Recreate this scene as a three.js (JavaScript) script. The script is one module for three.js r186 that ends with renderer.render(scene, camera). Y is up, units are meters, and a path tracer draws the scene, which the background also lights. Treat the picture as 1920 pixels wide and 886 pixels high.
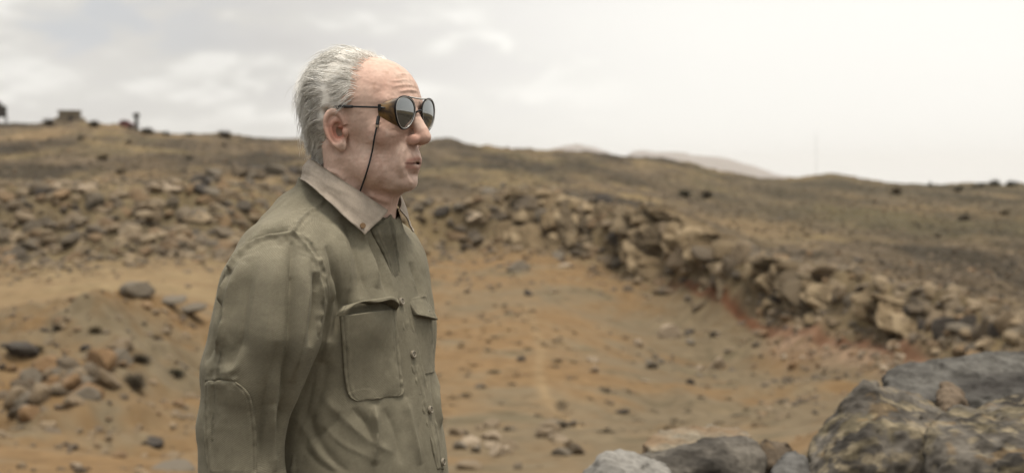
import * as THREE from 'three';
import { mergeGeometries, mergeVertices } from 'three/addons/utils/BufferGeometryUtils.js';
import { ConvexHull } from 'three/addons/math/ConvexHull.js';

// ---------------------------------------------------------------- camera, sky, sun, exposure
const F = 2667, CX = 960, HY = 350, CAMY = 1.56;            // lens in photo pixels, eye-level row, eye height
const scene = new THREE.Scene();
const camera = new THREE.PerspectiveCamera(2 * Math.atan(443 / F) * 180 / Math.PI, 1920 / 886, 0.05, 40000);
camera.position.set(0, CAMY, 0);
camera.setViewOffset(1920, 886, 0, 443 - HY, 1920, 886);    // level camera, lens shifted down
camera.focus = 2.12;
camera.userData.fStop = 5.2;
camera.updateProjectionMatrix();
const renderer = new THREE.WebGLRenderer({ antialias: true });
renderer.setSize(1024, 472);
renderer.toneMapping = THREE.LinearToneMapping;
renderer.toneMappingExposure = 1.42;
renderer.shadowMap.enabled = true;

const SUNDIR = new THREE.Vector3(0.12, 0.92, 0.10).normalize();
const sun = new THREE.DirectionalLight(0xfff4e6, 2.1);
sun.position.copy(SUNDIR).multiplyScalar(60);
sun.castShadow = true; sun.shadow.radius = 30;
Object.assign(sun.shadow.camera, { left: -60, right: 60, top: 60, bottom: -60, near: 1, far: 200 });
scene.add(sun); scene.add(sun.target);

// ---------------------------------------------------------------- noise and small helpers
const V3 = (x, y, z) => new THREE.Vector3(x, y, z);
const clamp = (x, a = 0, b = 1) => x < a ? a : x > b ? b : x, lerp = (a, b, t) => a + (b - a) * t;
const sstep = (a, b, x) => { const t = clamp((x - a) / (b - a)); return t * t * (3 - 2 * t); };
function rng(seed) { let s = seed | 0; return () => { s = (s + 0x6d2b79f5) | 0; let t = Math.imul(s ^ (s >>> 15), 1 | s); t = (t + Math.imul(t ^ (t >>> 7), 61 | t)) ^ t; return ((t ^ (t >>> 14)) >>> 0) / 4294967296; }; }
const hash = (x, y, z) => { let h = Math.imul(x, 374761393) + Math.imul(y, 668265263) + Math.imul(z, 1440662683) | 0; h = Math.imul(h ^ (h >>> 13), 1274126177); return ((h ^ (h >>> 16)) >>> 0) / 4294967296; };
function noise(x, y, z) {                                    // value noise, -1 .. 1
  const i = Math.floor(x), j = Math.floor(y), k = Math.floor(z); let u = x - i, v = y - j, w = z - k;
  u = u * u * (3 - 2 * u); v = v * v * (3 - 2 * v); w = w * w * (3 - 2 * w);
  const a = lerp(lerp(hash(i, j, k), hash(i + 1, j, k), u), lerp(hash(i, j + 1, k), hash(i + 1, j + 1, k), u), v);
  const b = lerp(lerp(hash(i, j, k + 1), hash(i + 1, j, k + 1), u), lerp(hash(i, j + 1, k + 1), hash(i + 1, j + 1, k + 1), u), v);
  return lerp(a, b, w) * 2 - 1;
}
function fbm(x, y, z, n = 4) { let s = 0, a = 1, t = 0; for (let i = 0; i < n; i++) { s += a * noise(x, y, z); t += a; a *= 0.5; x = x * 2.03 + 17.1; y = y * 2.03 + 5.3; z = z * 2.03 - 9.7; } return s / t; }
const curve = (xs, ys) => (x) => {                           // smooth interpolation through points
  if (x <= xs[0]) return ys[0]; const n = xs.length; if (x >= xs[n - 1]) return ys[n - 1];
  let i = 0; while (x > xs[i + 1]) i++;
  const t = (x - xs[i]) / (xs[i + 1] - xs[i]), p = ys[Math.max(i - 1, 0)], a = ys[i], b = ys[i + 1], q = ys[Math.min(i + 2, n - 1)];
  const l = lerp(a, b, t), c = 0.5 * (2 * a + (b - p) * t + (2 * p - 5 * a + 4 * b - q) * t * t + (3 * a - p - 3 * b + q) * t * t * t);
  return l + clamp(c - l, -Math.abs(b - a) * 0.25, Math.abs(b - a) * 0.25);
};
const at = (px, py, D) => V3((px - CX) * D / F, CAMY + (HY - py) * D / F, -D);
const names = new Map();
const numbered = (n) => { const k = names.get(n) ?? 0; names.set(n, k + 1); return k ? n + '_' + String(k).padStart(3, '0') : n; };
function tag(o, label, category, group) { o.userData = { ...o.userData, label, category }; if (group) o.userData.group = group; return o; }
function mesh(name, geo, mat, parent = scene) {
  const m = new THREE.Mesh(geo, mat); m.name = parent === scene ? numbered(name) : name; m.castShadow = m.receiveShadow = true; parent.add(m); return m;
}
const std = (r, g, b, rough = 0.9, o = {}) => { const m = new THREE.MeshPhysicalMaterial({ roughness: rough, ...o }); m.color.setRGB(r, g, b); return m; };
const vcol = (rough, o = {}) => new THREE.MeshPhysicalMaterial({ roughness: rough, vertexColors: true, ...o });

// ---------------------------------------------------------------- sky: a bright overcast with soft broken cloud
{
  const W = 2048, H = 1024, d = new Float32Array(W * H * 4);
  for (let r = 0; r < H; r++) {
    const el = ((r + 0.5) / H - 0.5) * Math.PI;
    for (let c = 0; c < W; c++) {
      const i = (r * W + c) * 4, a = ((c + 0.5) / W - 0.5) * 2 * Math.PI;
      let R = 0.5, G = 0.5, B = 0.5;
      if (el > -0.02) {
        const x = Math.cos(a) * Math.cos(el), z = Math.sin(a) * Math.cos(el), y = Math.max(0, Math.sin(el));
        const az = Math.atan2(x, -z);                        // 0 ahead of the camera, positive to the right
        const glow = Math.exp(-((az - 0.42) ** 2) / 0.16 - ((el - 0.35) ** 2) / 0.5);  // thin cloud before the sun
        const h = 1 / (y + 0.16), px = x * h, pz = z * h;    // cloud deck seen in perspective
        const n = fbm(px * 1.9 + 3.1, pz * 1.9 + 1.7, 0.5, 5), m = fbm(px * 0.62 - 2, pz * 0.62 + 4, 7.5, 3), wisps = fbm(az * 22 + n * 1.3, el * 62 + n, 3.3, 4);
        const side = sstep(0.12, -0.12, az - 0.02 + n * 0.1);             // broken towards the left, even veil on the right
        const body = sstep(0.02, 0.085, el + 0.02 * n) * Math.exp(-((az + 0.16) ** 2) / 0.022) ; // the grey cloud behind the head
        let L = 0.525 + 0.175 * sstep(-0.25, 0.16, az) * Math.exp(-az * az / 1.2) + 0.08 * glow + 0.72 * sstep(0.14, 1.1, el) - 0.24 * sstep(0.9, 2.4, Math.abs(az - 0.3)) * sstep(0.9, 0.2, el);
        L += side * (0.05 * n + 0.045 * wisps) - 0.035 * body * side;
        L += side * 0.13 * sstep(0.1, 0.45, wisps) * sstep(0.02, 0.06, el);
        L += m * 0.03;
        const blue = side * sstep(0.06, -0.28, wisps + 0.5 * n) * sstep(0.05, 0.1, el) * sstep(-0.14, -0.3, az), mauve = side * sstep(0.02, 0.08, el) * sstep(0.25, -0.2, wisps);
        L *= 1 - 0.04 * blue;
        R = L * (1.0 - 0.05 * blue); G = L * (0.983 - 0.006 * mauve); B = L * (0.935 + 0.06 * blue + 0.012 * mauve);
      }
      d[i] = R; d[i + 1] = G; d[i + 2] = B; d[i + 3] = 1;
    }
  }
  const t = new THREE.DataTexture(d, W, H, THREE.RGBAFormat, THREE.FloatType);
  t.mapping = THREE.EquirectangularReflectionMapping; t.magFilter = t.minFilter = THREE.LinearFilter; t.needsUpdate = true;
  scene.background = t; scene.environment = t;
}
// ---------------------------------------------------------------- the land
// A survey of the valley: along bearings from the viewpoint, [distance, row on the horizon ruler] of its successive breaks of slope.
const BEAR = [-150, 60, 220, 330, 440, 650, 850, 1000, 1200, 1400, 1600, 1750, 1900, 2150];
const SURVEY = [
  [[8, 1000], [16, 950], [21, 890], [26, 815], [33, 620], [44, 590], [62, 505], [74, 352], [112, 300]],
  [[8, 1000], [16, 950], [21, 890], [26, 820], [33, 590], [44, 560], [62, 500], [74, 350], [112, 298]],
  [[8, 1000], [16, 950], [21, 890], [27, 830], [34, 556], [44, 546], [62, 490], [74, 350], [112, 296]],
  [[8, 1020], [16, 960], [22, 890], [28, 830], [36, 562], [46, 545], [63, 482], [75, 352], [114, 300]],
  [[8, 1040], [16, 970], [23, 890], [29, 820], [38, 620], [48, 560], [65, 480], [77, 352], [116, 304]],
  [[8, 1040], [16, 970], [23, 890], [32, 790], [44, 665], [60, 560], [80, 478], [90, 372], [120, 322]],
  [[8, 1040], [16, 960], [23, 885], [33, 780], [48, 660], [66, 560], [89, 474], [95, 386], [124, 330]],
  [[8, 1040], [16, 960], [23, 885], [33, 780], [48, 660], [68, 545], [87, 464], [92, 366], [130, 328]],
  [[8, 1030], [16, 960], [23, 880], [35, 785], [51, 676], [66, 594], [76, 508], [79.5, 408], [130, 345]],
  [[8, 1010], [16, 900], [23, 850], [34, 785], [53, 690], [57, 628], [61.5, 549], [63.3, 482], [120, 392]],
  [[8, 960], [17, 800], [23, 810], [31, 785], [46, 716], [49.5, 656], [53, 594], [54.6, 528], [110, 412]],
  [[8, 940], [17, 760], [23, 790], [29, 785], [40, 742], [43, 697], [45.6, 650], [47.3, 566], [100, 432]],
  [[8, 940], [17, 750], [23, 780], [28, 778], [35, 762], [37.5, 727], [39.6, 690], [41.3, 618], [90, 446]],
  [[8, 940], [17, 750], [23, 780], [28, 778], [35, 762], [37.5, 727], [39.6, 690], [41.3, 618], [90, 446]],
];
const SKYD = curve([-150, 0, 500, 850, 1200, 1500, 2100], [200, 200, 195, 190, 230, 250, 250]);
const SKYLINE = curve([-150, 0, 60, 110, 150, 200, 300, 420, 480, 560, 700, 790, 815, 838, 872, 915, 960, 985, 1012, 1050, 1120, 1150, 1180, 1230, 1290, 1330, 1400, 1440, 1500, 1560, 1600, 1650, 1740, 1830, 1900, 2150],
  [240, 233, 231, 227, 227, 237, 248, 252, 258, 262, 268, 266, 262, 257, 264, 272, 277, 275, 283, 283, 286, 290, 293, 292, 301, 315, 326, 331, 333, 327, 332, 338, 344, 343, 346, 350]);
const colD = [], colH = [];
for (let k = 0; k < 9; k++) {
  colD.push(curve(BEAR, SURVEY.map((s) => s[k][0])));
  colH.push(curve(BEAR, SURVEY.map((s) => CAMY + (HY - s[k][1]) * s[k][0] / F)));
}
const prof = { px: 1e9, d: [], h: [] };
function baseHeight(px, D) {                                  // height of the bare land
  if (px !== prof.px) {
    prof.px = px; const sd = SKYD(px), sh = CAMY + (HY - SKYLINE(px)) * sd / F;
    prof.d = [4.6, ...colD.map((f) => f(px)), sd, sd + 130, 2500, 30000]; prof.h = [0, ...colH.map((f) => f(px)), sh, sh - 6, -8, -60];
  }
  const { d, h } = prof; if (D <= d[0]) return h[0];
  let k = 0; while (k < d.length - 2 && D > d[k + 1]) k++;
  const t = clamp((D - d[k]) / (d[k + 1] - d[k])), s = k === 6 + 1 ? sstep(0.05, 0.95, t) : t;   // the scarp is a rounded step
  return lerp(h[k], h[k + 1], lerp(t, s, 0.7));
}
const bearing = (x, z) => { const az = clamp(Math.atan2(x, -z), -0.47, 0.47); return CX + F * Math.tan(az); };
const away = (x, z) => Math.hypot(x, z) * Math.cos(clamp(Math.atan2(x, -z), -0.47, 0.47));
function scarpness(px, D) { return Math.exp(-(((D - (colD[6](px) + colD[7](px)) / 2) / (3 + (colD[7](px) - colD[6](px)) * 0.55)) ** 2)); }
function mound(px, D) { return px < 470 ? sstep(470, 380, px) * sstep(23, 27, D) * sstep(40, 36, D) : 0; }
function landHeight(x, z) {
  const px = bearing(x, z), D0 = away(x, z), far = sstep(4.6, 14, D0), wz = scarpness(px, D0);
  const D = D0 + (wz > 0.02 ? wz * (1.5 * noise(x * 0.28, 3, z * 0.28) + 0.8 * noise(x * 0.85, 6, z * 0.85) + 0.35 * noise(x * 2.3, 2, z * 2.3)) : 0);
  let h = (baseHeight(px - 14, D) + baseHeight(px + 14, D) + baseHeight(px, D - D * 0.012) + baseHeight(px, D + D * 0.012)) / 4;
  if (far > 0 && D < 700) {
    const sc = scarpness(px, D), mo = mound(px, D);
    h += far * (0.26 * fbm(x * 0.11, 3, z * 0.11, 3) + 0.10 * fbm(x * 0.5, 9, z * 0.5, 3)) * (D < 160 ? 1 : 0.6);
    h += sc * (px < 560 ? 0.8 : 1) * (0.55 * fbm(x * 0.42, 1, z * 0.42, 3) + 0.55 * Math.abs(noise(x * 1.1, 4, z * 1.1)) - 0.4 * Math.abs(noise(x * 0.7, 8, z * 0.2)));
    h += mo * (0.62 * fbm(x * 0.6, 2, z * 0.6, 3) - 0.3 * Math.abs(noise(x * 0.8 + 0.4 * z, 7, z * 0.25)) + 0.16 * fbm(x * 2.2, 2, z * 2.2, 2));
    const up = sstep(1, 8, D - colD[7](px)); if (up > 0) h += up * (0.5 * fbm(x * 0.33, 13, z * 0.33, 3) + 0.6 * sstep(100, 130, D) * sstep(190, 165, D) * fbm(x * 0.08, 15, z * 0.11, 2) + 0.13 * noise(x * 1.4, 5, z * 1.4));
    if (px > 1100) { const k = sstep(1100, 1250, px) * sstep(26, 32, D) * sstep(1, -3, D - colD[6](px)); h += k * (0.28 * fbm(x * 0.35, 17, z * 0.35, 3) - 0.22 * Math.abs(noise(x * 0.5, 19, z * 0.2))); }   // gullied sides of the hollow
    if (D > 160) h += 0.5 * fbm(x * 0.09, 5, 3, 3) * sstep(160, 190, D) * sstep(320, 240, D);
  }
  return h;
}
function hit(px, py, from = 6) {                              // where a line of sight first meets the land
  const dx = (px - CX) / F, dy = (HY - py) / F; let a = from;
  for (let D = from; D < 420; D += 0.15 + D * 0.004) { if (CAMY + dy * D < landHeight(dx * D, -D)) { let lo = a, hi = D; for (let i = 0; i < 12; i++) { const m = (lo + hi) / 2; if (CAMY + dy * m < landHeight(dx * m, -m)) hi = m; else lo = m; } return V3(dx * hi, landHeight(dx * hi, -hi), -hi); } a = D; }
  return null;
}
const C = (r, g, b) => [r, g, b];
const mix3 = (a, b, t) => [lerp(a[0], b[0], t), lerp(a[1], b[1], t), lerp(a[2], b[2], t)];
const SOIL = { orange: C(0.160, 0.101, 0.048), tan: C(0.165, 0.116, 0.064), grey: C(0.106, 0.084, 0.053), olive: C(0.072, 0.060, 0.034), red: C(0.088, 0.038, 0.019), pale: C(0.26, 0.20, 0.13), pink: C(0.205, 0.137, 0.09), dark: C(0.034, 0.028, 0.020), plain: C(0.088, 0.067, 0.043), straw: C(0.165, 0.122, 0.064), track: C(0.185, 0.130, 0.070), rose: C(0.130, 0.096, 0.066), unseenDark: C(0.045, 0.039, 0.032) };
const pathPx = curve([31, 33, 36, 42, 48, 55, 62], [1085, 1062, 1030, 1010, 1016, 1000, 985]);
function soilColour(x, z, h, slope) {
  const px = bearing(x, z), D = away(x, z), sc = scarpness(px, D), d6 = colD[6](px), d7 = colD[7](px);
  const n1 = fbm(x * 0.12, 1.5, z * 0.12, 3), n2 = fbm(x * 0.5, 4.5, z * 0.5, 3), n3 = fbm(x * 2.3, 8.5, z * 2.3, 2);
  const q1 = fbm(x * 0.05, 2.5, z * 0.02, 3), q2 = fbm(x * 0.22, 6.5, z * 0.10, 3);
  let c = mix3(SOIL.orange, SOIL.tan, sstep(-0.4, 0.5, n1 + 0.5 * n2));
  c = mix3(c, SOIL.grey, 0.85 * sstep(-0.28, 0.42, n2 * 0.8 + n3 * 0.45 + n1 * 0.35 + lerp(-0.08, 0.26, sstep(1060, 1260, px)) * sstep(26, 33, D)));
  c = mix3(c, SOIL.olive, 0.5 * sstep(0.2, 0.55, n2 - n3 * 0.5));
  const road = px < 560 ? sstep(560, 440, px) * sstep(40, 45, D) * sstep(d6 + 0.5, d6 - 3, D) : 0;
  c = mix3(c, mix3(SOIL.track, SOIL.straw, clamp(0.35 + n2)), 0.85 * road);
  c = mix3(c, mix3(SOIL.grey, SOIL.straw, clamp(0.35 + n2)), 0.85 * sc);                                  // the broken scarp
  if (px < 620) c = mix3(c, mix3(SOIL.grey, mix3(SOIL.straw, SOIL.olive, clamp(0.4 + n1 * 1.2)), clamp(0.45 + n2)), 0.9 * sstep(d6 - 1.5, d6 + 1, D) * sstep(620, 520, px));
  if (px < 600 && D > d6 && D < d7) { const w = (D - d6) / (d7 - d6) - lerp(0.20, 0.36, px / 560) - 0.03 * n1; c = mix3(c, SOIL.pale, 0.7 * Math.exp(-((w / 0.035) ** 2)) * sstep(90, 160, px)); }   // narrow trodden line across the bank
  if (px > 1180) {                                             // red earth under the ledge, pink rubble on its talus
    const u = sstep(1180, 1260, px) * sstep(1860, 1760, px);
    c = mix3(c, SOIL.red, sstep(1215, 1290, px) * sstep(1850, 1780, px) * clamp(1.3 * Math.exp(-(((D - d6 + lerp(1.6, 2.3, sstep(1300, 1500, px)) + 0.15 * n2) / 0.62) ** 2))) * 0.92);
    c = mix3(c, SOIL.pink, u * sstep(1400, 1470, px) * 0.9 * Math.exp(-(((D - d6 + 3.6) / 1.9) ** 2)) * clamp(0.65 + n3));
  }
  if (px > 900 && px < 1120 && D > 30 && D < 66) c = mix3(c, SOIL.track, 0.75 * Math.exp(-(((px - pathPx(D)) / (420 / D)) ** 2)) * sstep(66, 58, D));   // worn footpath
  if (mound(px, D) > 0) c = mix3(c, mix3(SOIL.orange, SOIL.grey, clamp(0.42 + 1.2 * n2 + 0.8 * n3)), 0.9 * mound(px, D));
  const up = sstep(d7 - 1, d7 + 8, D);                          // the scrubby plateau and the hill
  let p = mix3(SOIL.plain, SOIL.straw, 0.85 * sstep(0.0, 0.45, q2 + 0.4 * q1)); p = mix3(p, SOIL.rose, 0.7 * sstep(0.1, 0.5, n2 + 0.5 * n3 - 0.3 * q1)); p = mix3(p, SOIL.olive, 0.9 * sstep(0.05, 0.5, q1 + 0.5 * n2 + (px > 1300 ? 0.12 : 0))); p = mix3(p, SOIL.dark, 0.7 * sstep(0.02, 0.5, -q2 + 0.5 * n2 + (px > 1300 ? 0.08 : 0)));
  const qq = fbm(x * 0.13 + 40, 2.5, z * 0.045, 4); p = mix3(p, SOIL.dark, 0.85 * sstep(0.02, 0.32, qq)); p = mix3(p, SOIL.tan, 0.8 * sstep(-0.1, -0.4, qq));
  c = mix3(c, p, up);
  const r0 = Math.hypot(x, z); c = mix3(c, SOIL.unseenDark, 0.85 * Math.max(sstep(10, 6, r0 + n2), sstep(0.55, 0.9, Math.abs(Math.atan2(x, -z))) * sstep(90, 40, r0 + 6 * n1)));   // unseen lava-dark ground, added to cut bounce and darken the lens reflections
  if (up > 0 && px > 1150) c = mix3(c, SOIL.olive, 0.35 * up * sstep(1150, 1500, px) * sstep(60, 110, D));
  const k = 1 + 0.38 * n3 + 0.24 * n2 + 0.18 * noise(x * 6.5, 3.3, z * 6.5); return [c[0] * k, c[1] * k, c[2] * k];
}
{
  const azs = [], rs = [], FI = 0.60;
  for (let i = 0; i <= 690; i++) azs.push(-FI + 2 * FI * i / 690);
  for (let i = 1; i < 110; i++) azs.push(FI + (2 * Math.PI - 2 * FI) * i / 110);
  for (let i = 0; i < 26; i++) rs.push(0.8 * (14 / 0.8) ** (i / 26));
  for (let i = 0; i < 110; i++) rs.push(14 * (34 / 14) ** (i / 110));
  for (let i = 0; i < 330; i++) rs.push(34 * (105 / 34) ** (i / 330));
  for (let i = 0; i < 40; i++) rs.push(105 * (135 / 105) ** (i / 40));
  for (let i = 0; i < 90; i++) rs.push(135 * (320 / 135) ** (i / 90));
  for (let i = 0; i <= 30; i++) rs.push(320 * (9500 / 320) ** (i / 30));
  const n = azs.length, P = [0, 0, 0], K = [0.2, 0.13, 0.07], I = [];
  for (const r of rs) for (const a of azs) { const x = r * Math.sin(a), z = -r * Math.cos(a); P.push(x, landHeight(x, z), z); const c = soilColour(x, z, 0, 0); K.push(...c); }
  for (let j = 0; j < n; j++) I.push(0, 1 + j, 1 + (j + 1) % n);
  for (let i = 0; i < rs.length - 1; i++) for (let j = 0; j < n; j++) { const a = 1 + i * n + j, b = 1 + i * n + (j + 1) % n, c = a + n, e = b + n; I.push(a, c, b, b, c, e); }
  for (let i = 0; i < I.length; i += 3) { const t = I[i + 1]; I[i + 1] = I[i + 2]; I[i + 2] = t; }
  const g = new THREE.BufferGeometry();
  g.setAttribute('position', new THREE.Float32BufferAttribute(P, 3)); g.setAttribute('color', new THREE.Float32BufferAttribute(K, 3)); g.setIndex(I); g.computeVertexNormals();
  const nn = g.attributes.normal; let up = 0; for (let i = 0; i < 200; i++) up += nn.getY(i * 50);
  if (up < 0) { for (let i = 0; i < I.length; i += 3) { const t = I[i + 1]; I[i + 1] = I[i + 2]; I[i + 2] = t; } g.setIndex(I); g.computeVertexNormals(); }
  const m = mesh('ground', g, vcol(1, { specularIntensity: 0.2 })); m.userData.kind = 'structure';
}
// far mountains in the haze
function mountain(name, D, pts, depth) {
  const g = new THREE.PlaneGeometry(1, 1, 120, 24), p = g.attributes.position, f = curve(pts.map((q) => q[0]), pts.map((q) => q[1])), x0 = pts[0][0], x1 = pts[pts.length - 1][0];
  for (let i = 0; i < p.count; i++) {
    const u = p.getX(i) + 0.5, v = p.getY(i) + 0.5, px = lerp(x0, x1, u), d = D + (v - 0.5) * depth, ridge = Math.sin(Math.PI * v);
    const h = (CAMY + (HY - f(px)) * D / F + 60) * Math.pow(ridge, 0.8) - 60;
    p.setXYZ(i, (px - CX) * D / F, h + 14 * ridge * fbm(px * 0.05, v * 6, 1, 3), -d);
  }
  g.computeVertexNormals(); const m = mesh(name, g, std(0.2, 0.17, 0.15, 1)); m.userData.kind = 'structure'; return m;
}
mountain('mountain', 7000, [[980, 352], [1025, 284], [1045, 276], [1070, 272], [1095, 273], [1120, 279], [1160, 300], [1200, 352]], 2600);
mountain('mountain', 8200, [[1120, 352], [1168, 302], [1188, 284], [1205, 280], [1232, 285], [1268, 288], [1300, 292], [1340, 295], [1380, 306], [1415, 318], [1450, 332], [1500, 352]], 3000);

// ---------------------------------------------------------------- stones
function rockGeo(seed, detail, { facets = 14, rough = 0.08, sx = 1, sy = 0.75, sz = 1, freq = 2.2, oct = 4, hard = 0.08 } = {}) {   // a boulder broken along planes
  const R = rng(seed), pl = [], q = V3();
  for (let i = 0; i < facets; i++) { const y = R() * 2 - 1, a = R() * 6.283, s = Math.sqrt(1 - y * y); pl.push([s * Math.cos(a), y, s * Math.sin(a), 0.42 + 0.45 * R()]); }
  let g = new THREE.IcosahedronGeometry(1, detail); g.deleteAttribute('uv'); g.deleteAttribute('normal'); g = mergeVertices(g, 1e-4);
  const p = g.attributes.position, o = seed * 3.7;
  for (let i = 0; i < p.count; i++) {
    q.fromBufferAttribute(p, i).normalize(); let r = 1.05;
    for (const [a, b, c, d] of pl) { const t = q.x * a + q.y * b + q.z * c; if (t > 0.05) { const e = d / t, k = hard, hh = clamp(0.5 + 0.5 * (e - r) / k); r = lerp(e, r, hh) - k * hh * (1 - hh); } }
    r += rough * fbm(q.x * freq + o, q.y * freq, q.z * freq, oct);
    p.setXYZ(i, q.x * r * sx, q.y * r * sy, q.z * r * sz);
  }
  g.computeVertexNormals(); return g;
}
const SMALL = []; for (let i = 0; i < 8; i++) SMALL.push(rockGeo(100 + i, 3, { facets: 6 + i % 3, rough: 0.11, sy: 0.7 + 0.3 * hash(i, 1, 2), sx: 0.8 + 0.5 * hash(i, 3, 4), oct: 3, freq: 2.0, hard: 0.004 }).toNonIndexed());
SMALL.forEach((g) => g.computeVertexNormals());
const PEBBLE = []; for (let i = 0; i < 5; i++) { const g = rockGeo(200 + i, 1, { facets: 7, rough: 0.2, sy: 0.7, oct: 1 }).toNonIndexed(); g.computeVertexNormals(); PEBBLE.push(g); }
const STONE = {
  tan: std(0.142, 0.105, 0.064, 0.95), pale: std(0.241, 0.189, 0.129, 0.95), grey: std(0.107, 0.088, 0.063, 0.95), brown: std(0.086, 0.065, 0.041, 0.95), dark: std(0.036, 0.029, 0.022, 0.95), ochre: std(0.155, 0.093, 0.043, 0.95),
};
const RK = rng(77);
function stone(px, py, wpx, kind, label, group, o = {}) {      // a stone that sits on the land under that line of sight, WPX wide there
  const p = hit(px, py, o.from); if (!p) return null;
  const s = wpx / 2 * -p.z / F, m = mesh(o.name ?? 'rock', SMALL[Math.floor(RK() * 8)], STONE[kind]);
  m.scale.set(s * (0.9 + 0.3 * RK()), s * (o.tall ?? 0.75 + 0.5 * RK()), s * (0.8 + 0.4 * RK())); m.rotation.set((RK() - 0.5) * 0.5, RK() * 6.28, (RK() - 0.5) * 0.5);
  m.position.set(p.x, p.y + m.scale.y * (o.sink ?? 0.25), p.z);
  return tag(m, label, 'rock', group);
}
// scarp to the right of the man: separate blocks along its broken edge
const pick = (a) => a[Math.floor(RK() * a.length)];
const scTop = curve([760, 850, 1000, 1100, 1200, 1300, 1400, 1500, 1600, 1700, 1800, 1900], [375, 352, 346, 360, 390, 432, 470, 500, 525, 560, 590, 605]);
const scFoot = curve([760, 850, 1000, 1100, 1200, 1300, 1400, 1500, 1600, 1700, 1800, 1900], [440, 455, 462, 470, 500, 525, 545, 566, 594, 632, 662, 680]);
const WORD = { tan: 'tan', pale: 'pale', grey: 'grey', brown: 'brown', dark: 'nearly black', ochre: 'ochre' };
for (let i = 0; i < 64; i++) {
  const px = 762 + 1140 * ((i + RK()) / 64), t = 0.74 * RK() ** 0.8, a = scTop(px), b = scFoot(px), k = pick(['tan', 'tan', 'grey', 'grey', 'brown', 'brown', 'dark', 'dark', 'tan', 'tan']), w = ((px > 1000 ? 27 : 19) + 30 * RK() * RK() + 6 * t);  // the nearly black blocks stand in for shaded cavities of the ledge
  const part = px < 1020 ? ['nearest the chin and shirt front', 0] : px < 1330 ? ['in the middle stretch with the dark hollow', 1] : px < 1640 ? ['along the top of the red seam', 2] : ['at the far end above the dark boulders', 3];
  stone(px, lerp(a, b, t), w, k, WORD[k] + ' blurred block of the rock ledge ' + part[0], WORD[k] + ' ledge blocks, stretch ' + part[1], { sink: -0.15, tall: (px > 1220 ? 1.1 : 0.75) + 0.6 * RK() });
}
for (let i = 0; i < 8; i++) {                                 // slabs jutting from the lip of the ledge, shading the hollows beneath
  const px = 985 + 900 * ((i + 0.6 * RK()) / 8), far = px > 1330;
  stone(px, lerp(scTop(px), scFoot(px), 0.12 + 0.35 * RK()), 38 + 34 * RK(), pick(['tan', 'grey', 'brown']), far ? 'overhanging slab at the lip of the ledge above the red seam' : 'overhanging slab at the lip of the ledge above the dark hollow', far ? 'slabs above the red seam' : 'slabs above the dark hollow', { sink: 0.3, tall: 0.5 + 0.3 * RK() });
}
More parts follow.
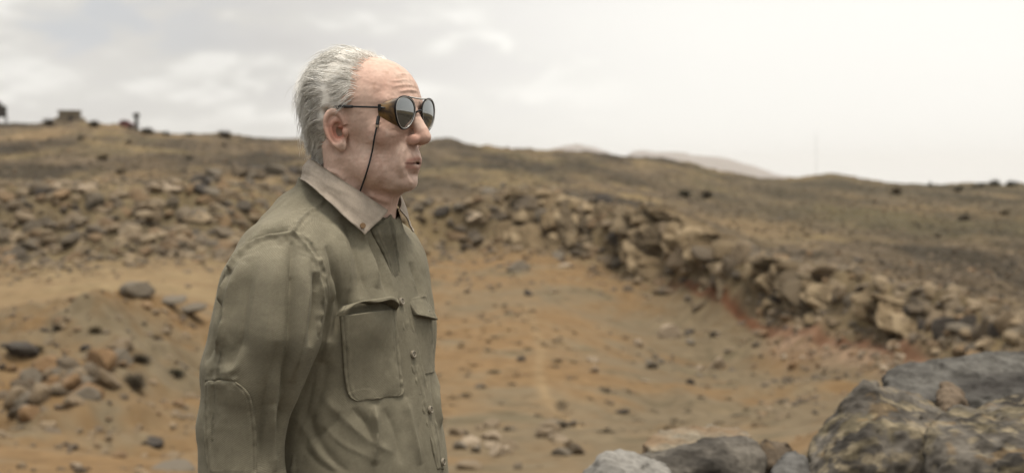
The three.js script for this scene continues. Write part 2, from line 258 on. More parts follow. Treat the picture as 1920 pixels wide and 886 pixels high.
// the ledge itself: one long broken face of jointed lava, every joint block set forward or back
function cells(x, y, o) { const i = Math.floor(x), j = Math.floor(y); let a = 9, b = 9, id = 0; for (let m = -1; m <= 1; m++) for (let n = -1; n <= 1; n++) { const p = i + m + hash(i + m, j + n, o), q = j + n + hash(i + m, j + n, o + 7), d = Math.hypot(p - x, q - y); if (d < a) { b = a; a = d; id = hash(i + m, j + n, o + 13); } else if (d < b) b = d; } return [b - a, id]; }
{
  const N = 620, T = 44, P = [], K = [], I = [], pts = [];
  for (let i = 0; i <= N; i++) { const px = lerp(770, 2040, i / N), d6 = colD[6](px) - 0.1, d7 = colD[7](px) + 0.2; pts.push([px, (px - CX) / F * d6, -d6, colH[6](px), (px - CX) / F * d7, -d7, colH[7](px)]); }
  let sl = 0;
  for (let i = 0; i <= N; i++) {
    const q = pts[i], a = pts[Math.max(0, i - 1)], b = pts[Math.min(N, i + 1)]; sl += i ? Math.hypot(q[1] - a[1], q[2] - a[2]) : 0;
    let nx = -(b[2] - a[2]), nz = b[1] - a[1]; const l = Math.hypot(nx, nz) || 1; nx /= l; nz /= l; if (nx * q[1] + nz * q[2] > 0) { nx = -nx; nz = -nz; }
    const fade = sstep(770, 960, q[0]), grow = (0.2 + 0.55 * noise(sl * 0.16, 3, 1) + 0.25 * noise(sl * 0.5, 8, 1)), bay = 0.8 * noise(sl * 0.22, 1, 5) + 0.5 * noise(sl * 0.6, 2, 5);
    for (let j = 0; j <= T; j++) {
      const t = j / T, face = Math.min(1, t / 0.62), back = Math.max(0, (t - 0.62) / 0.38), hgt = q[6] - q[3] + 0.5 + grow;
      let x = lerp(q[1], q[4], face * 0.85), z = lerp(q[2], q[5], face * 0.85), y = lerp(q[3] - 0.5, q[6] + grow * fade, face ** 0.9);
      const bb = face * hgt + back * 2.6, [e1, i1] = cells(sl * 0.62 + 0.25 * noise(sl, bb, 2), bb * 0.55, 3), [e2, i2] = cells(sl * 1.9, bb * 1.5, 31);
      let out = 0.45 + bay + 0.95 * (i1 - 0.5) + 0.34 * (i2 - 0.5) - 0.55 * Math.exp(-((e1 / 0.12) ** 2)) - 0.16 * Math.exp(-((e2 / 0.12) ** 2)) + 0.12 * fbm(sl * 2.5, bb * 2.5, 4, 3);
      if (q[0] > 1200) out += 0.5 * sstep(0.25, 0.6, face) - 0.35;                                   // undercut above the red seam
      out *= fade; x += nx * out * (1 - back); z += nz * out * (1 - back);
      if (back > 0) { x -= nx * 3 * back; z -= nz * 3 * back; const g = landHeight(x, z); y = lerp(y + 0.5 * (i1 - 0.5) + 0.2 * (i2 - 0.5), g - 0.25, back ** 1.5); }
      if (fade < 1) y -= (1 - fade) * 1.2;
      P.push(x, y, z);
      const n = fbm(sl * 1.3, bb * 1.3, 9, 3), v = hash(Math.floor(i1 * 1e4), 2, 3), v2 = i2; let c = mix3(C(0.165, 0.122, 0.072), C(0.092, 0.072, 0.048), clamp(v * 1.1 - 0.1 + 0.5 * n)); c = mix3(c, C(0.235, 0.182, 0.115), 0.7 * sstep(0.72, 0.9, v2)); const k = 0.9 + 0.35 * (v2 - 0.4) + 0.3 * n; K.push(c[0] * k, c[1] * k, c[2] * k);
    }
  }
  for (let i = 0; i < N; i++) for (let j = 0; j < T; j++) { const a = i * (T + 1) + j, b = a + T + 1; I.push(a, b, a + 1, a + 1, b, b + 1); }
  let g = new THREE.BufferGeometry(); g.setAttribute('position', new THREE.Float32BufferAttribute(P, 3)); g.setAttribute('color', new THREE.Float32BufferAttribute(K, 3)); g.setIndex(I); g = g.toNonIndexed(); g.computeVertexNormals();
  mesh('rock_ledge', g, vcol(0.96, { specularIntensity: 0.15 })).userData.kind = 'structure';
}
// bank behind the dirt track on the left
for (let i = 0; i < 60; i++) {
  const px = 560 * RK(), py = lerp(356, 488, RK()), w = 15 + 24 * RK() * RK(), k = pick(['tan', 'tan', 'grey', 'brown', 'brown', 'dark']), hi = py < 420;
  stone(px, py, w, k, WORD[k] + ' blurred rock on the ' + (hi ? 'upper' : 'lower') + ' half of the stony bank above the dirt track', WORD[k] + ' rocks, ' + (hi ? 'upper' : 'lower') + ' bank', { from: 45, sink: 0.1, tall: 0.9 + 0.4 * RK() });
}
for (let i = 0; i < 20; i++) stone(372 + 200 * RK(), lerp(318, 350, RK()), 16 + 18 * RK(), pick(['dark', 'brown', 'grey', 'grey']), 'dark rock of the jumbled outcrop on top of the bank behind the shoulder', 'dark outcrop on top of the bank', { tall: 1.1, from: 60 });
for (let i = 0; i < 20; i++) { const left = i < 8; stone(left ? 95 + 95 * RK() : 265 + 130 * RK(), 345 + 14 * RK(), 18 + 16 * RK(), 'pale', left ? 'pale block of the short light row at the bank edge, nearer the frame edge' : 'pale block of the longer light row along the bank edge', left ? 'pale blocks of the short row' : 'pale blocks of the long row', { tall: 0.6, from: 60 }); }
// the mound on the left with its seam of rocks
for (let i = 0; i < 40; i++) {
  const t = RK(), px = lerp(20, 235, t) + 26 * (RK() - 0.5), py = lerp(800, 640, t) + (t < 0.5 ? -60 * RK() : 55 * RK()), w = 34 + 46 * RK() * RK(), k = pick(['ochre', 'ochre', 'tan', 'tan', 'grey', 'brown']);
  stone(clamp(px, -20, 240), py, w, k, WORD[k] + ' rock in the crumbling seam across the front of the orange mound', WORD[k] + ' rocks in the mound seam', { sink: 0.05, tall: 0.9 + 0.5 * RK() });
}
const ONE = [
  [1345, 690, 34, 'pale', 'pale roundish boulder casting shade on the slope below the red seam', { tall: 1.2 }], [1258, 632, 36, 'pale', 'tall pale rock standing on the hollow floor beside a smaller pale one', { tall: 1.5 }],
  [1198, 648, 20, 'pale', 'small pale stone just beside the tall pale rock in the hollow', { tall: 1.2 }], [1113, 678, 20, 'pale', 'small pale stone, upper of two lying one before the other mid-hollow', {}],
  [1113, 698, 22, 'pale', 'small pale stone, lower of two lying one before the other mid-hollow', {}], [1062, 500, 28, 'pale', 'whitish flat stone on the orange slope under the ledge', { tall: 0.6 }],
  [1048, 484, 30, 'grey', 'grey stone just above the whitish flat stone under the ledge', {}], [968, 508, 36, 'grey', 'broad grey stone on the far orange slope near the shirt front', {}],
  [990, 553, 18, 'dark', 'small dark stone beside the head of the faint footpath', {}], [978, 676, 16, 'dark', 'small dark stone beside the bend of the faint footpath', {}],
  [1168, 774, 22, 'dark', 'small dark stone alone on the near hollow floor', {}], [1340, 630, 26, 'grey', 'grey stone up the slope behind the pale roundish boulder', {}],
  [1222, 690, 26, 'grey', 'grey stone in front of the tall pale rock', {}], [880, 880, 44, 'tan', 'tan stone at the foot of the frame beside the shirt hem', { tall: 0.8 }],
  [890, 412, 30, 'pale', 'light stone in the scarp close to the chin', {}], [875, 548, 16, 'pale', 'small light stone on the orange ground beside the shirt pocket', {}],
  [258, 548, 56, 'grey', 'grey boulder on the crest of the orange mound', { tall: 0.8 }], [318, 568, 60, 'grey', 'broad grey slab beside the grey boulder on the mound crest', { tall: 0.4 }], [352, 582, 50, 'grey', 'grey slab lying on the mound shoulder next to the sleeve', { tall: 0.5 }],
  [190, 690, 60, 'ochre', 'long leaning ochre slab on the mound front', { tall: 2.0, sink: 0.1 }], [38, 660, 56, 'dark', 'dark boulder at the frame edge on the mound', {}],
  [160, 655, 22, 'dark', 'small dark rock above the long leaning slab', {}], [330, 880, 70, 'grey', 'flat grey stone in the dirt before the mound', { tall: 0.4 }], [290, 830, 30, 'dark', 'dark stone in the dirt behind the flat grey stone', {}], [140, 880, 26, 'pale', 'small bright stone in the dirt under the mound', {}],
];
for (const [px, py, w, k, label, o] of ONE) stone(px, py, w, k, label, null, o);
for (let i = 0; i < 28; i++) {                                 // low heap near the foot of the frame
  const left = i < 18, k = pick(['grey', 'grey', 'tan', 'tan', 'brown', 'pale']); stone((left ? 850 : 1010) + (left ? 110 : 85) * RK(), lerp(798, 858, RK()), 20 + 32 * RK() * RK(), k,
    WORD[k] + (left ? ' stone of the rubble heap beside the shirt hem' : ' stone of the small rubble heap short of the grey peaked boulder'), WORD[k] + (left ? ' stones of the heap beside the shirt' : ' stones of the small heap'));
}
for (let i = 0; i < 34; i++) { const t = RK(), px = lerp(1440, 1700, t); stone(px, lerp(scFoot(px) + 14, lerp(690, 700, t), RK()), 10 + 14 * RK() * RK(), pick(['pale', 'pale', 'ochre', 'tan']), 'pinkish pale stone scattered on the talus under the red seam', 'pale stones on the talus'); }
for (let i = 0; i < 14; i++) stone(lerp(1190, 1420, RK()), lerp(610, 720, RK()), 10 + 10 * RK(), pick(['pale', 'grey', 'grey', 'dark']), 'small grey stone scattered on the side of the hollow', 'stones on the side of the hollow');

// uncounted rubble and dry scrub
function scatter(name, geo, mat, list, colour) {
  const m = new THREE.InstancedMesh(geo, mat, list.length), o = new THREE.Object3D(), c = new THREE.Color();
  list.forEach((e, i) => { o.position.set(e[0], e[1], e[2]); o.rotation.set(RK() * 0.6, RK() * 6.28, RK() * 0.6); o.scale.set(e[3] * (0.8 + 0.4 * RK()), e[3] * (e[4] ?? 1), e[3] * (0.8 + 0.4 * RK())); o.updateMatrix(); m.setMatrixAt(i, o.matrix); const k = colour(e); m.setColorAt(i, c.setRGB(k[0], k[1], k[2])); });
  m.name = numbered(name); m.castShadow = m.receiveShadow = true; m.userData = { kind: 'stuff' }; scene.add(m); return m;
}
const white = std(1, 1, 1, 0.95);
const lists = PEBBLE.map(() => []);
for (let i = 0; i < 64000; i++) {
  const px = -290 + 2500 * RK(), D = 18 * (150 / 18) ** RK(), x = (px - CX) * D / F, z = -D, sc = scarpness(px, D), mo = mound(px, D);
  const keep = 0.004 + 0.95 * sc + 0.24 * mo + (px > 1420 && px < 1760 && D > 34 && D < colD[6](px) ? 0.25 : 0) + (px > 760 && px < 1240 ? 0.22 * sstep(64, 74, D) * sstep(1, -1, D - colD[6](px)) : 0) + 0.03 * sstep(0.1, 0.5, fbm(x * 0.2, 11, z * 0.2, 2)) + (D > colD[7](px) ? 0.14 + 0.25 * sstep(0.1, 0.4, fbm(x * 0.15, 31, z * 0.08, 3)) : 0); if (RK() > keep || (px > 1260 && px < 1800 && Math.abs(D - colD[6](px) + 2.1) < 0.9 && RK() < 0.8)) continue;
  const s = (0.03 + 0.17 * RK() ** 3) * (1 + 1.6 * sc) * (D > 60 ? 1.2 : 0.85); lists[i % 5].push([x, landHeight(x, z) + s * 0.1, z, s, 0.8]);
}
const RUB = [C(0.126, 0.092, 0.055), C(0.091, 0.071, 0.049), C(0.181, 0.136, 0.084), C(0.050, 0.040, 0.029), C(0.139, 0.086, 0.042)];
lists.forEach((l, i) => { const m = scatter('rubble', PEBBLE[i], white, l, (e) => { const k = mix3(RUB[Math.floor(RK() * 5)], soilColour(e[0], e[2]), 0.3), f = 0.75 + 0.5 * RK(); return [k[0] * f, k[1] * f, k[2] * f]; }); tag(m, 'loose stones strewn over the valley sides and scarp, ' + ['coarse', 'angular', 'rounded', 'flat', 'fine'][i] + ' sort', 'rubble'); m.userData.kind = 'stuff'; });
function tuftGeo(seed, n, spread, w) {                         // a dry bush: thin twigs and small leaves through a low dome
  const R = rng(seed), P = [];
  for (let i = 0; i < n; i++) {
    const a = R() * 6.283, e = Math.acos(R()) * spread, l = 0.55 + 0.5 * R(), dx = Math.sin(e) * Math.cos(a), dy = Math.cos(e), dz = Math.sin(e) * Math.sin(a), b = R() * 6.28, ww = w * (0.6 + 0.8 * R());
    const bx = Math.cos(b) * ww, bz = Math.sin(b) * ww, o = 0.1 * (R() - 0.5), s0 = R() * 0.75;
    P.push(dx * l * s0 + o - bx, dy * l * s0, dz * l * s0 - bz, dx * l * s0 + o + bx, dy * l * s0, dz * l * s0 + bz, dx * l + o, dy * l, dz * l + o);
  }
  const g = new THREE.BufferGeometry(); g.setAttribute('position', new THREE.Float32BufferAttribute(P, 3)); g.computeVertexNormals(); return g;
}
const TUFT = [tuftGeo(1, 64, 1.1, 0.13), tuftGeo(2, 64, 1.05, 0.16), tuftGeo(3, 60, 0.9, 0.08)];
const tl = [[], [], []];
for (let i = 0; i < 73000; i++) {
  const px = -290 + 2500 * RK(), D = 22 * (260 / 22) ** Math.sqrt(RK()), x = (px - CX) * D / F, z = -D, up = D > colD[7](px) + 2;
  const v = fbm(x * 0.12, 21, z * 0.06, 3); if (D < 45 && px < 470) continue;
  if (RK() > (up ? 0.4 + 0.5 * sstep(-0.3, 0.4, v) : 0.003 + 0.09 * sstep(0.1, 0.4, v))) continue;
  if (px < 480 && D > 41 && D < colD[6](px)) continue;
  const s = up ? 0.10 + 0.22 * RK() * RK() : 0.1 + 0.22 * RK(); tl[i % 3].push([x, landHeight(x, z) - 0.03, z, s, up ? 0.4 + 0.3 * RK() : 0.4]);
}
const SCRUB = [C(0.10, 0.079, 0.05), C(0.078, 0.068, 0.04), C(0.12, 0.093, 0.058), C(0.088, 0.074, 0.052), C(0.15, 0.115, 0.064)];
tl.forEach((l, i) => { const m = scatter('dry_scrub', TUFT[i], white, l, (e) => { const k = mix3(SCRUB[Math.floor(RK() * 5)], soilColour(e[0], e[2]), 0.75), f = 0.75 + 0.5 * RK(); return [k[0] * f, k[1] * f, k[2] * f]; }); tag(m, ['dry grey-brown scrub', 'low olive scrub', 'thin straw-coloured tufts'][i] + ' covering the plain and hillside', 'scrub'); m.userData.kind = 'stuff'; });
const BUSHM = [std(0.104, 0.085, 0.058, 1), std(0.088, 0.080, 0.054, 1), std(0.132, 0.104, 0.061, 1)];
const BUSH = [tuftGeo(11, 420, 1, 0.045), tuftGeo(12, 420, 1.05, 0.05), tuftGeo(13, 360, 0.9, 0.035)];
function bush(px, py, w, label, group, h = 0.7, m = 0, from) {
  const p = hit(px, py, from); if (!p) return; const s = w / 2 * -p.z / F, b = mesh('shrub', BUSH[Math.floor(RK() * 3)], BUSHM[m]);
  b.position.set(p.x, p.y - 0.03, p.z); b.scale.set(s, s * h * 1.2, s); b.rotation.y = RK() * 6.28; tag(b, label, 'shrub', group);
}
for (let i = 0; i < 15; i++) bush(lerp(850, 1130, RK()), lerp(570, 770, RK()), 20 + 26 * RK(), 'low grey dry shrub on the floor of the hollow', 'low shrubs on the hollow floor', 0.35, 2 * (i % 2));
for (let i = 0; i < 9; i++) bush(lerp(1180, 1920, RK()), lerp(352, 470, RK() ** 1.4), 18 + 30 * RK(), ['dark', 'olive', 'straw-brown'][(i + 1) % 3] + ' blurred shrub on the plain beyond the ledge', ['dark', 'olive', 'straw-brown'][(i + 1) % 3] + ' shrubs on the plain', 0.75, (i + 1) % 3 === 0 ? 0 : (i + 1) % 3, 60);
for (let i = 0; i < 6; i++) bush(lerp(0, 560, RK()), lerp(256, 335, RK()), 14 + 26 * RK(), 'dark blurred shrub on the hillside behind the shoulder', 'shrubs on the hillside', 0.7, i % 3, 78);
for (let i = 0; i < 12; i++) bush(lerp(20, 380, RK()), lerp(590, 760, RK()), 30 + 30 * RK(), 'small dry shrub growing on the orange mound', 'shrubs on the orange mound', 0.6, i % 3);
bush(250, 725, 80, 'large grey shrub beside the seam of rocks on the mound', null, 0.8, 0);
for (const [px, w, h] of [[1745, 12, 1.6], [1865, 40, 0.7], [1895, 26, 1.0], [1905, 16, 1.5], [1840, 30, 0.6]]) bush(px, 349, w, 'dark bush showing against the sky on the far skyline', 'bushes on the far skyline', h, 1, 150);
for (const [px, w] of [[275, 40], [310, 26], [355, 22], [420, 44], [90, 40], [175, 36]]) bush(px, SKYLINE(px) + 5, w, 'dark low bush on the hill crest under the sky', 'bushes on the hill crest', 0.7, 0, 150);

// ---------------------------------------------------------------- things on the skyline
function base(name, p, label, category, turn = 0) { const g = new THREE.Group(); g.name = numbered(name); g.position.copy(p); g.rotation.y = turn; scene.add(g); return tag(g, label, category); }
const box = (w, h, d, x, y, z) => new THREE.BoxGeometry(w, h, d).translate(x, y, z);
{
  const D = 196, k = D / F, g0 = (px) => { const x = (px - CX) * k; return V3(x, landHeight(x, -D), -D); };
  const ru = base('ruin', g0(130).setY(g0(130).y - 0.25), 'small flat-topped stone hut on the hilltop', 'hut', 0.15), st = std(0.17, 0.14, 0.10, 1);
  mesh('wall', box(2.7, 1.7, 2.2, 0, 0.85, 0), st, ru); mesh('roof', box(2.9, 0.22, 2.4, 0, 1.81, 0), std(0.2, 0.165, 0.115, 1), ru); mesh('door', box(0.6, 1.1, 0.06, 0.3, 0.6, 1.115), std(0.05, 0.04, 0.035, 1), ru);
  for (const s of [-1, 1]) mesh('buttress', new THREE.CylinderGeometry(0.3, 0.75, 1.0, 8).translate(s * 1.7, 0.5, 0), st, ru);
  const po = base('pillar', g0(255), 'slim dark pillar with a wider head standing on the hill crest', 'pillar'), dk = std(0.05, 0.045, 0.04, 0.9);
  mesh('shaft', new THREE.CylinderGeometry(0.24, 0.3, 1.9, 10).translate(0, 0.85, 0), dk, po); mesh('head', box(0.8, 0.42, 0.7, 0, 2.0, 0), dk, po); mesh('cap', new THREE.ConeGeometry(0.42, 0.25, 8).translate(0, 2.33, 0), dk, po);
  const car = base('parked_car', g0(236).setY(g0(236).y - 0.15), 'small red car half hidden behind the hill crest near the pillar', 'car', 0.2), red = std(0.14, 0.03, 0.025, 0.4, { clearcoat: 0.6 }), gl = std(0.03, 0.035, 0.04, 0.1);
  const body = new THREE.Shape([[-0.95, 0.25], [0.95, 0.25], [1.0, 0.5], [0.9, 0.72], [0.5, 0.78], [0.25, 1.1], [-0.6, 1.12], [-0.92, 0.8], [-1.0, 0.5]].map((q) => new THREE.Vector2(...q)));
  const bg = new THREE.ExtrudeGeometry(body, { depth: 1.1, bevelEnabled: true, bevelSize: 0.05, bevelThickness: 0.05, bevelSegments: 2 }).translate(0, 0, -0.55); mesh('body', bg, red, car);
  for (const s of [-1, 1]) { mesh('window', box(0.7, 0.24, 0.02, -0.2, 0.92, s * 0.615), gl, car); for (const e of [-1, 1]) mesh('wheel', new THREE.CylinderGeometry(0.28, 0.28, 0.18, 16).rotateX(Math.PI / 2).translate(e * 0.58, 0.28, s * 0.54), std(0.02, 0.02, 0.02, 0.8), car); }
  const tk = base('water_tank', g0(0), 'dark boxy tank on thin legs cut by the frame edge on the hilltop', 'tank', 0.1);
  mesh('tank', new THREE.CylinderGeometry(0.95, 0.95, 1.5, 18).translate(-0.15, 1.85, 0), dk, tk); mesh('lid', new THREE.ConeGeometry(0.8, 0.9, 14).translate(-0.25, 3.0, 0), dk, tk);
  for (const x of [-0.8, 0.75]) for (const z of [-0.5, 0.5]) mesh('leg', box(0.12, 1.4, 0.12, x, 0.5, z), dk, tk);
}
{
  const D = 1500, k = D / F, x = (1531 - CX) * k, y0 = -8, top = CAMY + (HY - 248) * k;    // far lattice mast
  const m = base('radio_mast', V3(x, y0, -D), 'very thin pale radio mast rising above the far plain', 'mast'), mm = std(0.4, 0.39, 0.37, 0.8), legs = [];
  for (let i = 0; i < 3; i++) { const a = i * 2.094; mesh('leg', new THREE.CylinderGeometry(0.07, 0.07, top - y0, 5).translate(Math.cos(a) * 0.7, (top - y0) / 2, Math.sin(a) * 0.7), mm, m); }
  for (let h = 2; h < top - y0; h += 3) { const g = new THREE.TorusGeometry(0.72, 0.04, 4, 3).rotateX(Math.PI / 2).translate(0, h, 0); legs.push(g); } mesh('bracing', mergeGeometries(legs), mm, m);
}
// ---------------------------------------------------------------- surfaces from distance fields
const sph = (x, y, z, r) => Math.sqrt(x * x + y * y + z * z) - r;
function ell(x, y, z, a, b, c) { const k = Math.sqrt((x / a) ** 2 + (y / b) ** 2 + (z / c) ** 2), q = Math.sqrt((x / a / a) ** 2 + (y / b / b) ** 2 + (z / c / c) ** 2); return q < 1e-9 ? -Math.min(a, b, c) : k * (k - 1) / q; }
const smin = (a, b, k) => { const h = Math.max(k - Math.abs(a - b), 0) / k; return Math.min(a, b) - h * h * k * 0.25; };
const smax = (a, b, k) => -smin(-a, -b, k);
function cap(x, y, z, ax, ay, az, bx, by, bz, ra, rb) {        // tapered capsule
  const ux = bx - ax, uy = by - ay, uz = bz - az, px = x - ax, py = y - ay, pz = z - az, t = clamp((px * ux + py * uy + pz * uz) / (ux * ux + uy * uy + uz * uz));
  const dx = px - ux * t, dy = py - uy * t, dz = pz - uz * t; return Math.sqrt(dx * dx + dy * dy + dz * dz) - lerp(ra, rb, t);
}
function skin(sdf, lo, hi, h, lip = 1.7) {                     // surface nets, then settled onto the surface
  const nx = Math.ceil((hi.x - lo.x) / h) + 1, ny = Math.ceil((hi.y - lo.y) / h) + 1, nz = Math.ceil((hi.z - lo.z) / h) + 1, B = 8;
  const fld = new Float32Array(nx * ny * nz).fill(NaN), id = (i, j, k) => i + nx * (j + ny * k);
  const ev = (x, y, z) => sdf(x, y, z);
  for (let k0 = 0; k0 < nz; k0 += B) for (let j0 = 0; j0 < ny; j0 += B) for (let i0 = 0; i0 < nx; i0 += B) {
    const d = ev(lo.x + (i0 + B / 2) * h, lo.y + (j0 + B / 2) * h, lo.z + (k0 + B / 2) * h);
    if (Math.abs(d) > lip * B * h * 0.87) continue;
    for (let k = k0; k <= Math.min(k0 + B, nz - 1); k++) for (let j = j0; j <= Math.min(j0 + B, ny - 1); j++) for (let i = i0; i <= Math.min(i0 + B, nx - 1); i++) { const q = id(i, j, k); if (fld[q] !== fld[q]) fld[q] = ev(lo.x + i * h, lo.y + j * h, lo.z + k * h); }
  }
  const at_ = new Map(), P = [], I = [], off = [0, 1, nx, nx + 1, nx * ny, nx * ny + 1, nx * ny + nx, nx * ny + nx + 1];
  for (let k = 0; k < nz - 1; k++) for (let j = 0; j < ny - 1; j++) for (let i = 0; i < nx - 1; i++) {
    const q = id(i, j, k), v = off.map((o) => fld[q + o]); let neg = 0, bad = false; for (const x of v) { if (x !== x) { bad = true; break; } if (x < 0) neg++; }
    if (bad || neg === 0 || neg === 8) continue;
    let sx = 0, sy = 0, sz = 0, n = 0;
    for (let a = 0; a < 8; a++) for (let b = 1; b < 8; b <<= 1) if (!(a & b)) { const c = a | b; if ((v[a] < 0) !== (v[c] < 0)) { const t = v[a] / (v[a] - v[c]); sx += (a & 1) + (b === 1 ? t : 0); sy += ((a >> 1) & 1) + (b === 2 ? t : 0); sz += ((a >> 2) & 1) + (b === 4 ? t : 0); n++; } }
    at_.set(q, P.length / 3); P.push(lo.x + (i + sx / n) * h, lo.y + (j + sy / n) * h, lo.z + (k + sz / n) * h);
  }
  const X = 1, Y = nx, Z = nx * ny, quad = (a, b, c, d, f) => { const A = at_.get(a), Bq = at_.get(b), Cq = at_.get(c), Dq = at_.get(d); if (A === undefined || Bq === undefined || Cq === undefined || Dq === undefined) return; if (f) I.push(A, Bq, Cq, A, Cq, Dq); else I.push(A, Cq, Bq, A, Dq, Cq); };
  for (const q of at_.keys()) {
    const s = fld[q] < 0;
    if ((fld[q + X] < 0) !== s) quad(q, q - Y, q - Y - Z, q - Z, !s);
    if ((fld[q + Y] < 0) !== s) quad(q, q - Z, q - Z - X, q - X, !s);
    if ((fld[q + Z] < 0) !== s) quad(q, q - X, q - X - Y, q - Y, !s);
  }
  const e = h * 0.4;
  for (let it = 0; it < 2; it++) for (let i = 0; i < P.length; i += 3) {
    const x = P[i], y = P[i + 1], z = P[i + 2], d = ev(x, y, z), gx = (ev(x + e, y, z) - ev(x - e, y, z)) / (2 * e), gy = (ev(x, y + e, z) - ev(x, y - e, z)) / (2 * e), gz = (ev(x, y, z + e) - ev(x, y, z - e)) / (2 * e), s = clamp(d / Math.max(gx * gx + gy * gy + gz * gz, 0.2), -h, h) * 0.9;
    P[i] -= gx * s; P[i + 1] -= gy * s; P[i + 2] -= gz * s;
  }
  const g = new THREE.BufferGeometry(); g.setAttribute('position', new THREE.Float32BufferAttribute(P, 3)); g.setIndex(I); g.computeVertexNormals();
  return g;
}
const gradOf = (sdf, p, e = 0.002) => V3(sdf(p.x + e, p.y, p.z) - sdf(p.x - e, p.y, p.z), sdf(p.x, p.y + e, p.z) - sdf(p.x, p.y - e, p.z), sdf(p.x, p.y, p.z + e) - sdf(p.x, p.y, p.z - e)).normalize();
function touch(sdf, px, py, from = 1.75, to = 2.7) {           // the point of a surface that is seen along a line of sight
  const dx = (px - CX) / F, dy = (HY - py) / F, l = Math.hypot(dx, dy, 1); let D = from, best = null, bd = 1e9;
  for (let i = 0; i < 160 && D < to; i++) { const d = sdf(dx * D, CAMY + dy * D, -D); if (d < bd) { bd = d; best = D; } if (d < 0.0003) break; D += Math.max(d * 0.6, 0.0004) / l; }
  return V3(dx * best, CAMY + dy * best, -best);
}
// creases, seams and folds: lines lying on a surface that raise or lower it
function crease(sdf, pts, amp, width, o = {}) {
  const P = pts.map((q) => q.isVector3 ? q : touch(sdf, q[0], q[1])), c = new THREE.CatmullRomCurve3(P), n = Math.max(6, Math.ceil(c.getLength() / (width * 0.9))), L = c.getPoints(Math.min(n, 60));
  return { L, amp, width, b: new THREE.Box3().setFromPoints(L).expandByScalar(width * 3), ...o };
}
function raise(list, x, y, z) {
  let s = 0;
  for (const c of list) {
    const b = c.b; if (x < b.min.x || x > b.max.x || y < b.min.y || y > b.max.y || z < b.min.z || z > b.max.z) continue;
    let m = 1e9, tt = 0; const L = c.L, n = L.length - 1;
    for (let i = 0; i < n; i++) { const p = L[i], q = L[i + 1], ux = q.x - p.x, uy = q.y - p.y, uz = q.z - p.z, wx = x - p.x, wy = y - p.y, wz = z - p.z, t = clamp((wx * ux + wy * uy + wz * uz) / (ux * ux + uy * uy + uz * uz + 1e-12)), d = (wx - ux * t) ** 2 + (wy - uy * t) ** 2 + (wz - uz * t) ** 2; if (d < m) { m = d; tt = (i + t) / n; } }
    const w = c.width, k = c.flat ? 1 : Math.min(1, tt * 5, (1 - tt) * 5) ** 0.7;
    if (c.pucker) s += Math.exp(-m / (81 * w * w)) * c.pucker * noise(x * 130, y * 130, z * 130) * k;
    s += c.amp * (c.crisp ? 0.45 * Math.exp(-m / (w * w)) + 0.6 * Math.exp(-Math.sqrt(m) / (0.55 * w)) : Math.exp(-m / (w * w))) * k;
  }
  return s;
}
function displace(g, f) { const p = g.attributes.position, n = g.attributes.normal; for (let i = 0; i < p.count; i++) { const x = p.getX(i), y = p.getY(i), z = p.getZ(i), d = f(x, y, z); p.setXYZ(i, x + n.getX(i) * d, y + n.getY(i) * d, z + n.getZ(i) * d); } g.computeVertexNormals(); return g; }
function paint(g, f) { const p = g.attributes.position, n = g.attributes.normal, K = new Float32Array(p.count * 3); for (let i = 0; i < p.count; i++) { const c = f(p.getX(i), p.getY(i), p.getZ(i), i, n); K[i * 3] = c[0]; K[i * 3 + 1] = c[1]; K[i * 3 + 2] = c[2]; } g.setAttribute('color', new THREE.BufferAttribute(K, 3)); return g; }
const tube = (pts, r, seg = 24, rad = 8, closed = false) => new THREE.TubeGeometry(new THREE.CatmullRomCurve3(pts, closed), seg, r, rad, closed);

// ---------------------------------------------------------------- the man
const HEAD = at(682, 250, 2.22), HY_ = 28 * Math.PI / 180, hc = Math.cos(HY_), hs = Math.sin(HY_);
const TORSO = at(625, 600, 2.24), TY = 30 * Math.PI / 180, tc = Math.cos(TY), ts = Math.sin(TY);
const BASE = V3(TORSO.x, 0, TORSO.z);
const hw = (f, u, r) => V3(HEAD.x + (f * hc - r * hs) / 1000, HEAD.y + u / 1000, HEAD.z + (f * hs + r * hc) / 1000);   // head measures (mm forward, up, to his right) to the world
const tw = (f, y, r) => V3(TORSO.x + f * tc - r * ts, y, TORSO.z + f * ts + r * tc);                                  // torso measures (m)
const man = base('person', BASE, 'elderly man with swept-back grey hair in an olive work shirt standing in profile', 'person');
const settle = (g) => g.translate(-BASE.x, -BASE.y, -BASE.z);
const Z = (x, y) => [520 + x / 2.606, 70 + y / 2.606];

function earSDF(f, u, r) {
  const x = (f - 2) / 0.86, y = (u - 4) / 0.86, z = r - 78, ca = 0.906, sa = 0.42, a0 = x * ca - z * sa, c = x * sa + z * ca, ct = 0.985, st = 0.17, a = a0 * ct + y * st, b = -a0 * st + y * ct;
  const bb = b < 0 ? b * 1.0 : b * 0.96, w = 19 * (1 + 0.10 * clamp(b / 30, -1, 1)), k = Math.sqrt((a / w) ** 2 + (bb / 34) ** 2);
  let d = ell(a, bb, c + 1, w, 33, 4.5);
  d = smax(d, -ell(a - 3.5, b + 4, c - 5.5, 11, 17, 10.5), 3);                           // concha
  const rim = Math.sqrt(((k - 0.88) * 21) ** 2 + (c - 3.2) ** 2) - (b > -14 ? 3.4 : 3.4 - 0.06 * (-14 - b)) ; if (!(a > 8 && b < 4)) d = smin(d, rim, 3);
  const k2 = Math.sqrt(((a - 3) / 11) ** 2 + ((b + 3) / 19) ** 2); if (a < 6) d = smin(d, Math.sqrt(((k2 - 1.0) * 13) ** 2 + (c - 1.5) ** 2) - 2.6, 4);   // antihelix
  d = smin(d, ell(a - 3, b + 30, c + 0.5, 9.5, 10, 5), 5);                         // lobe
  d = smin(d, ell(a - 14, b + 8, c - 2, 4, 7, 4), 4);                              // tragus
  d = smin(d, cap(a, b, c, 16, 8, -5, 7, 3, -2, 4, 1.6), 6);
  return d;
}
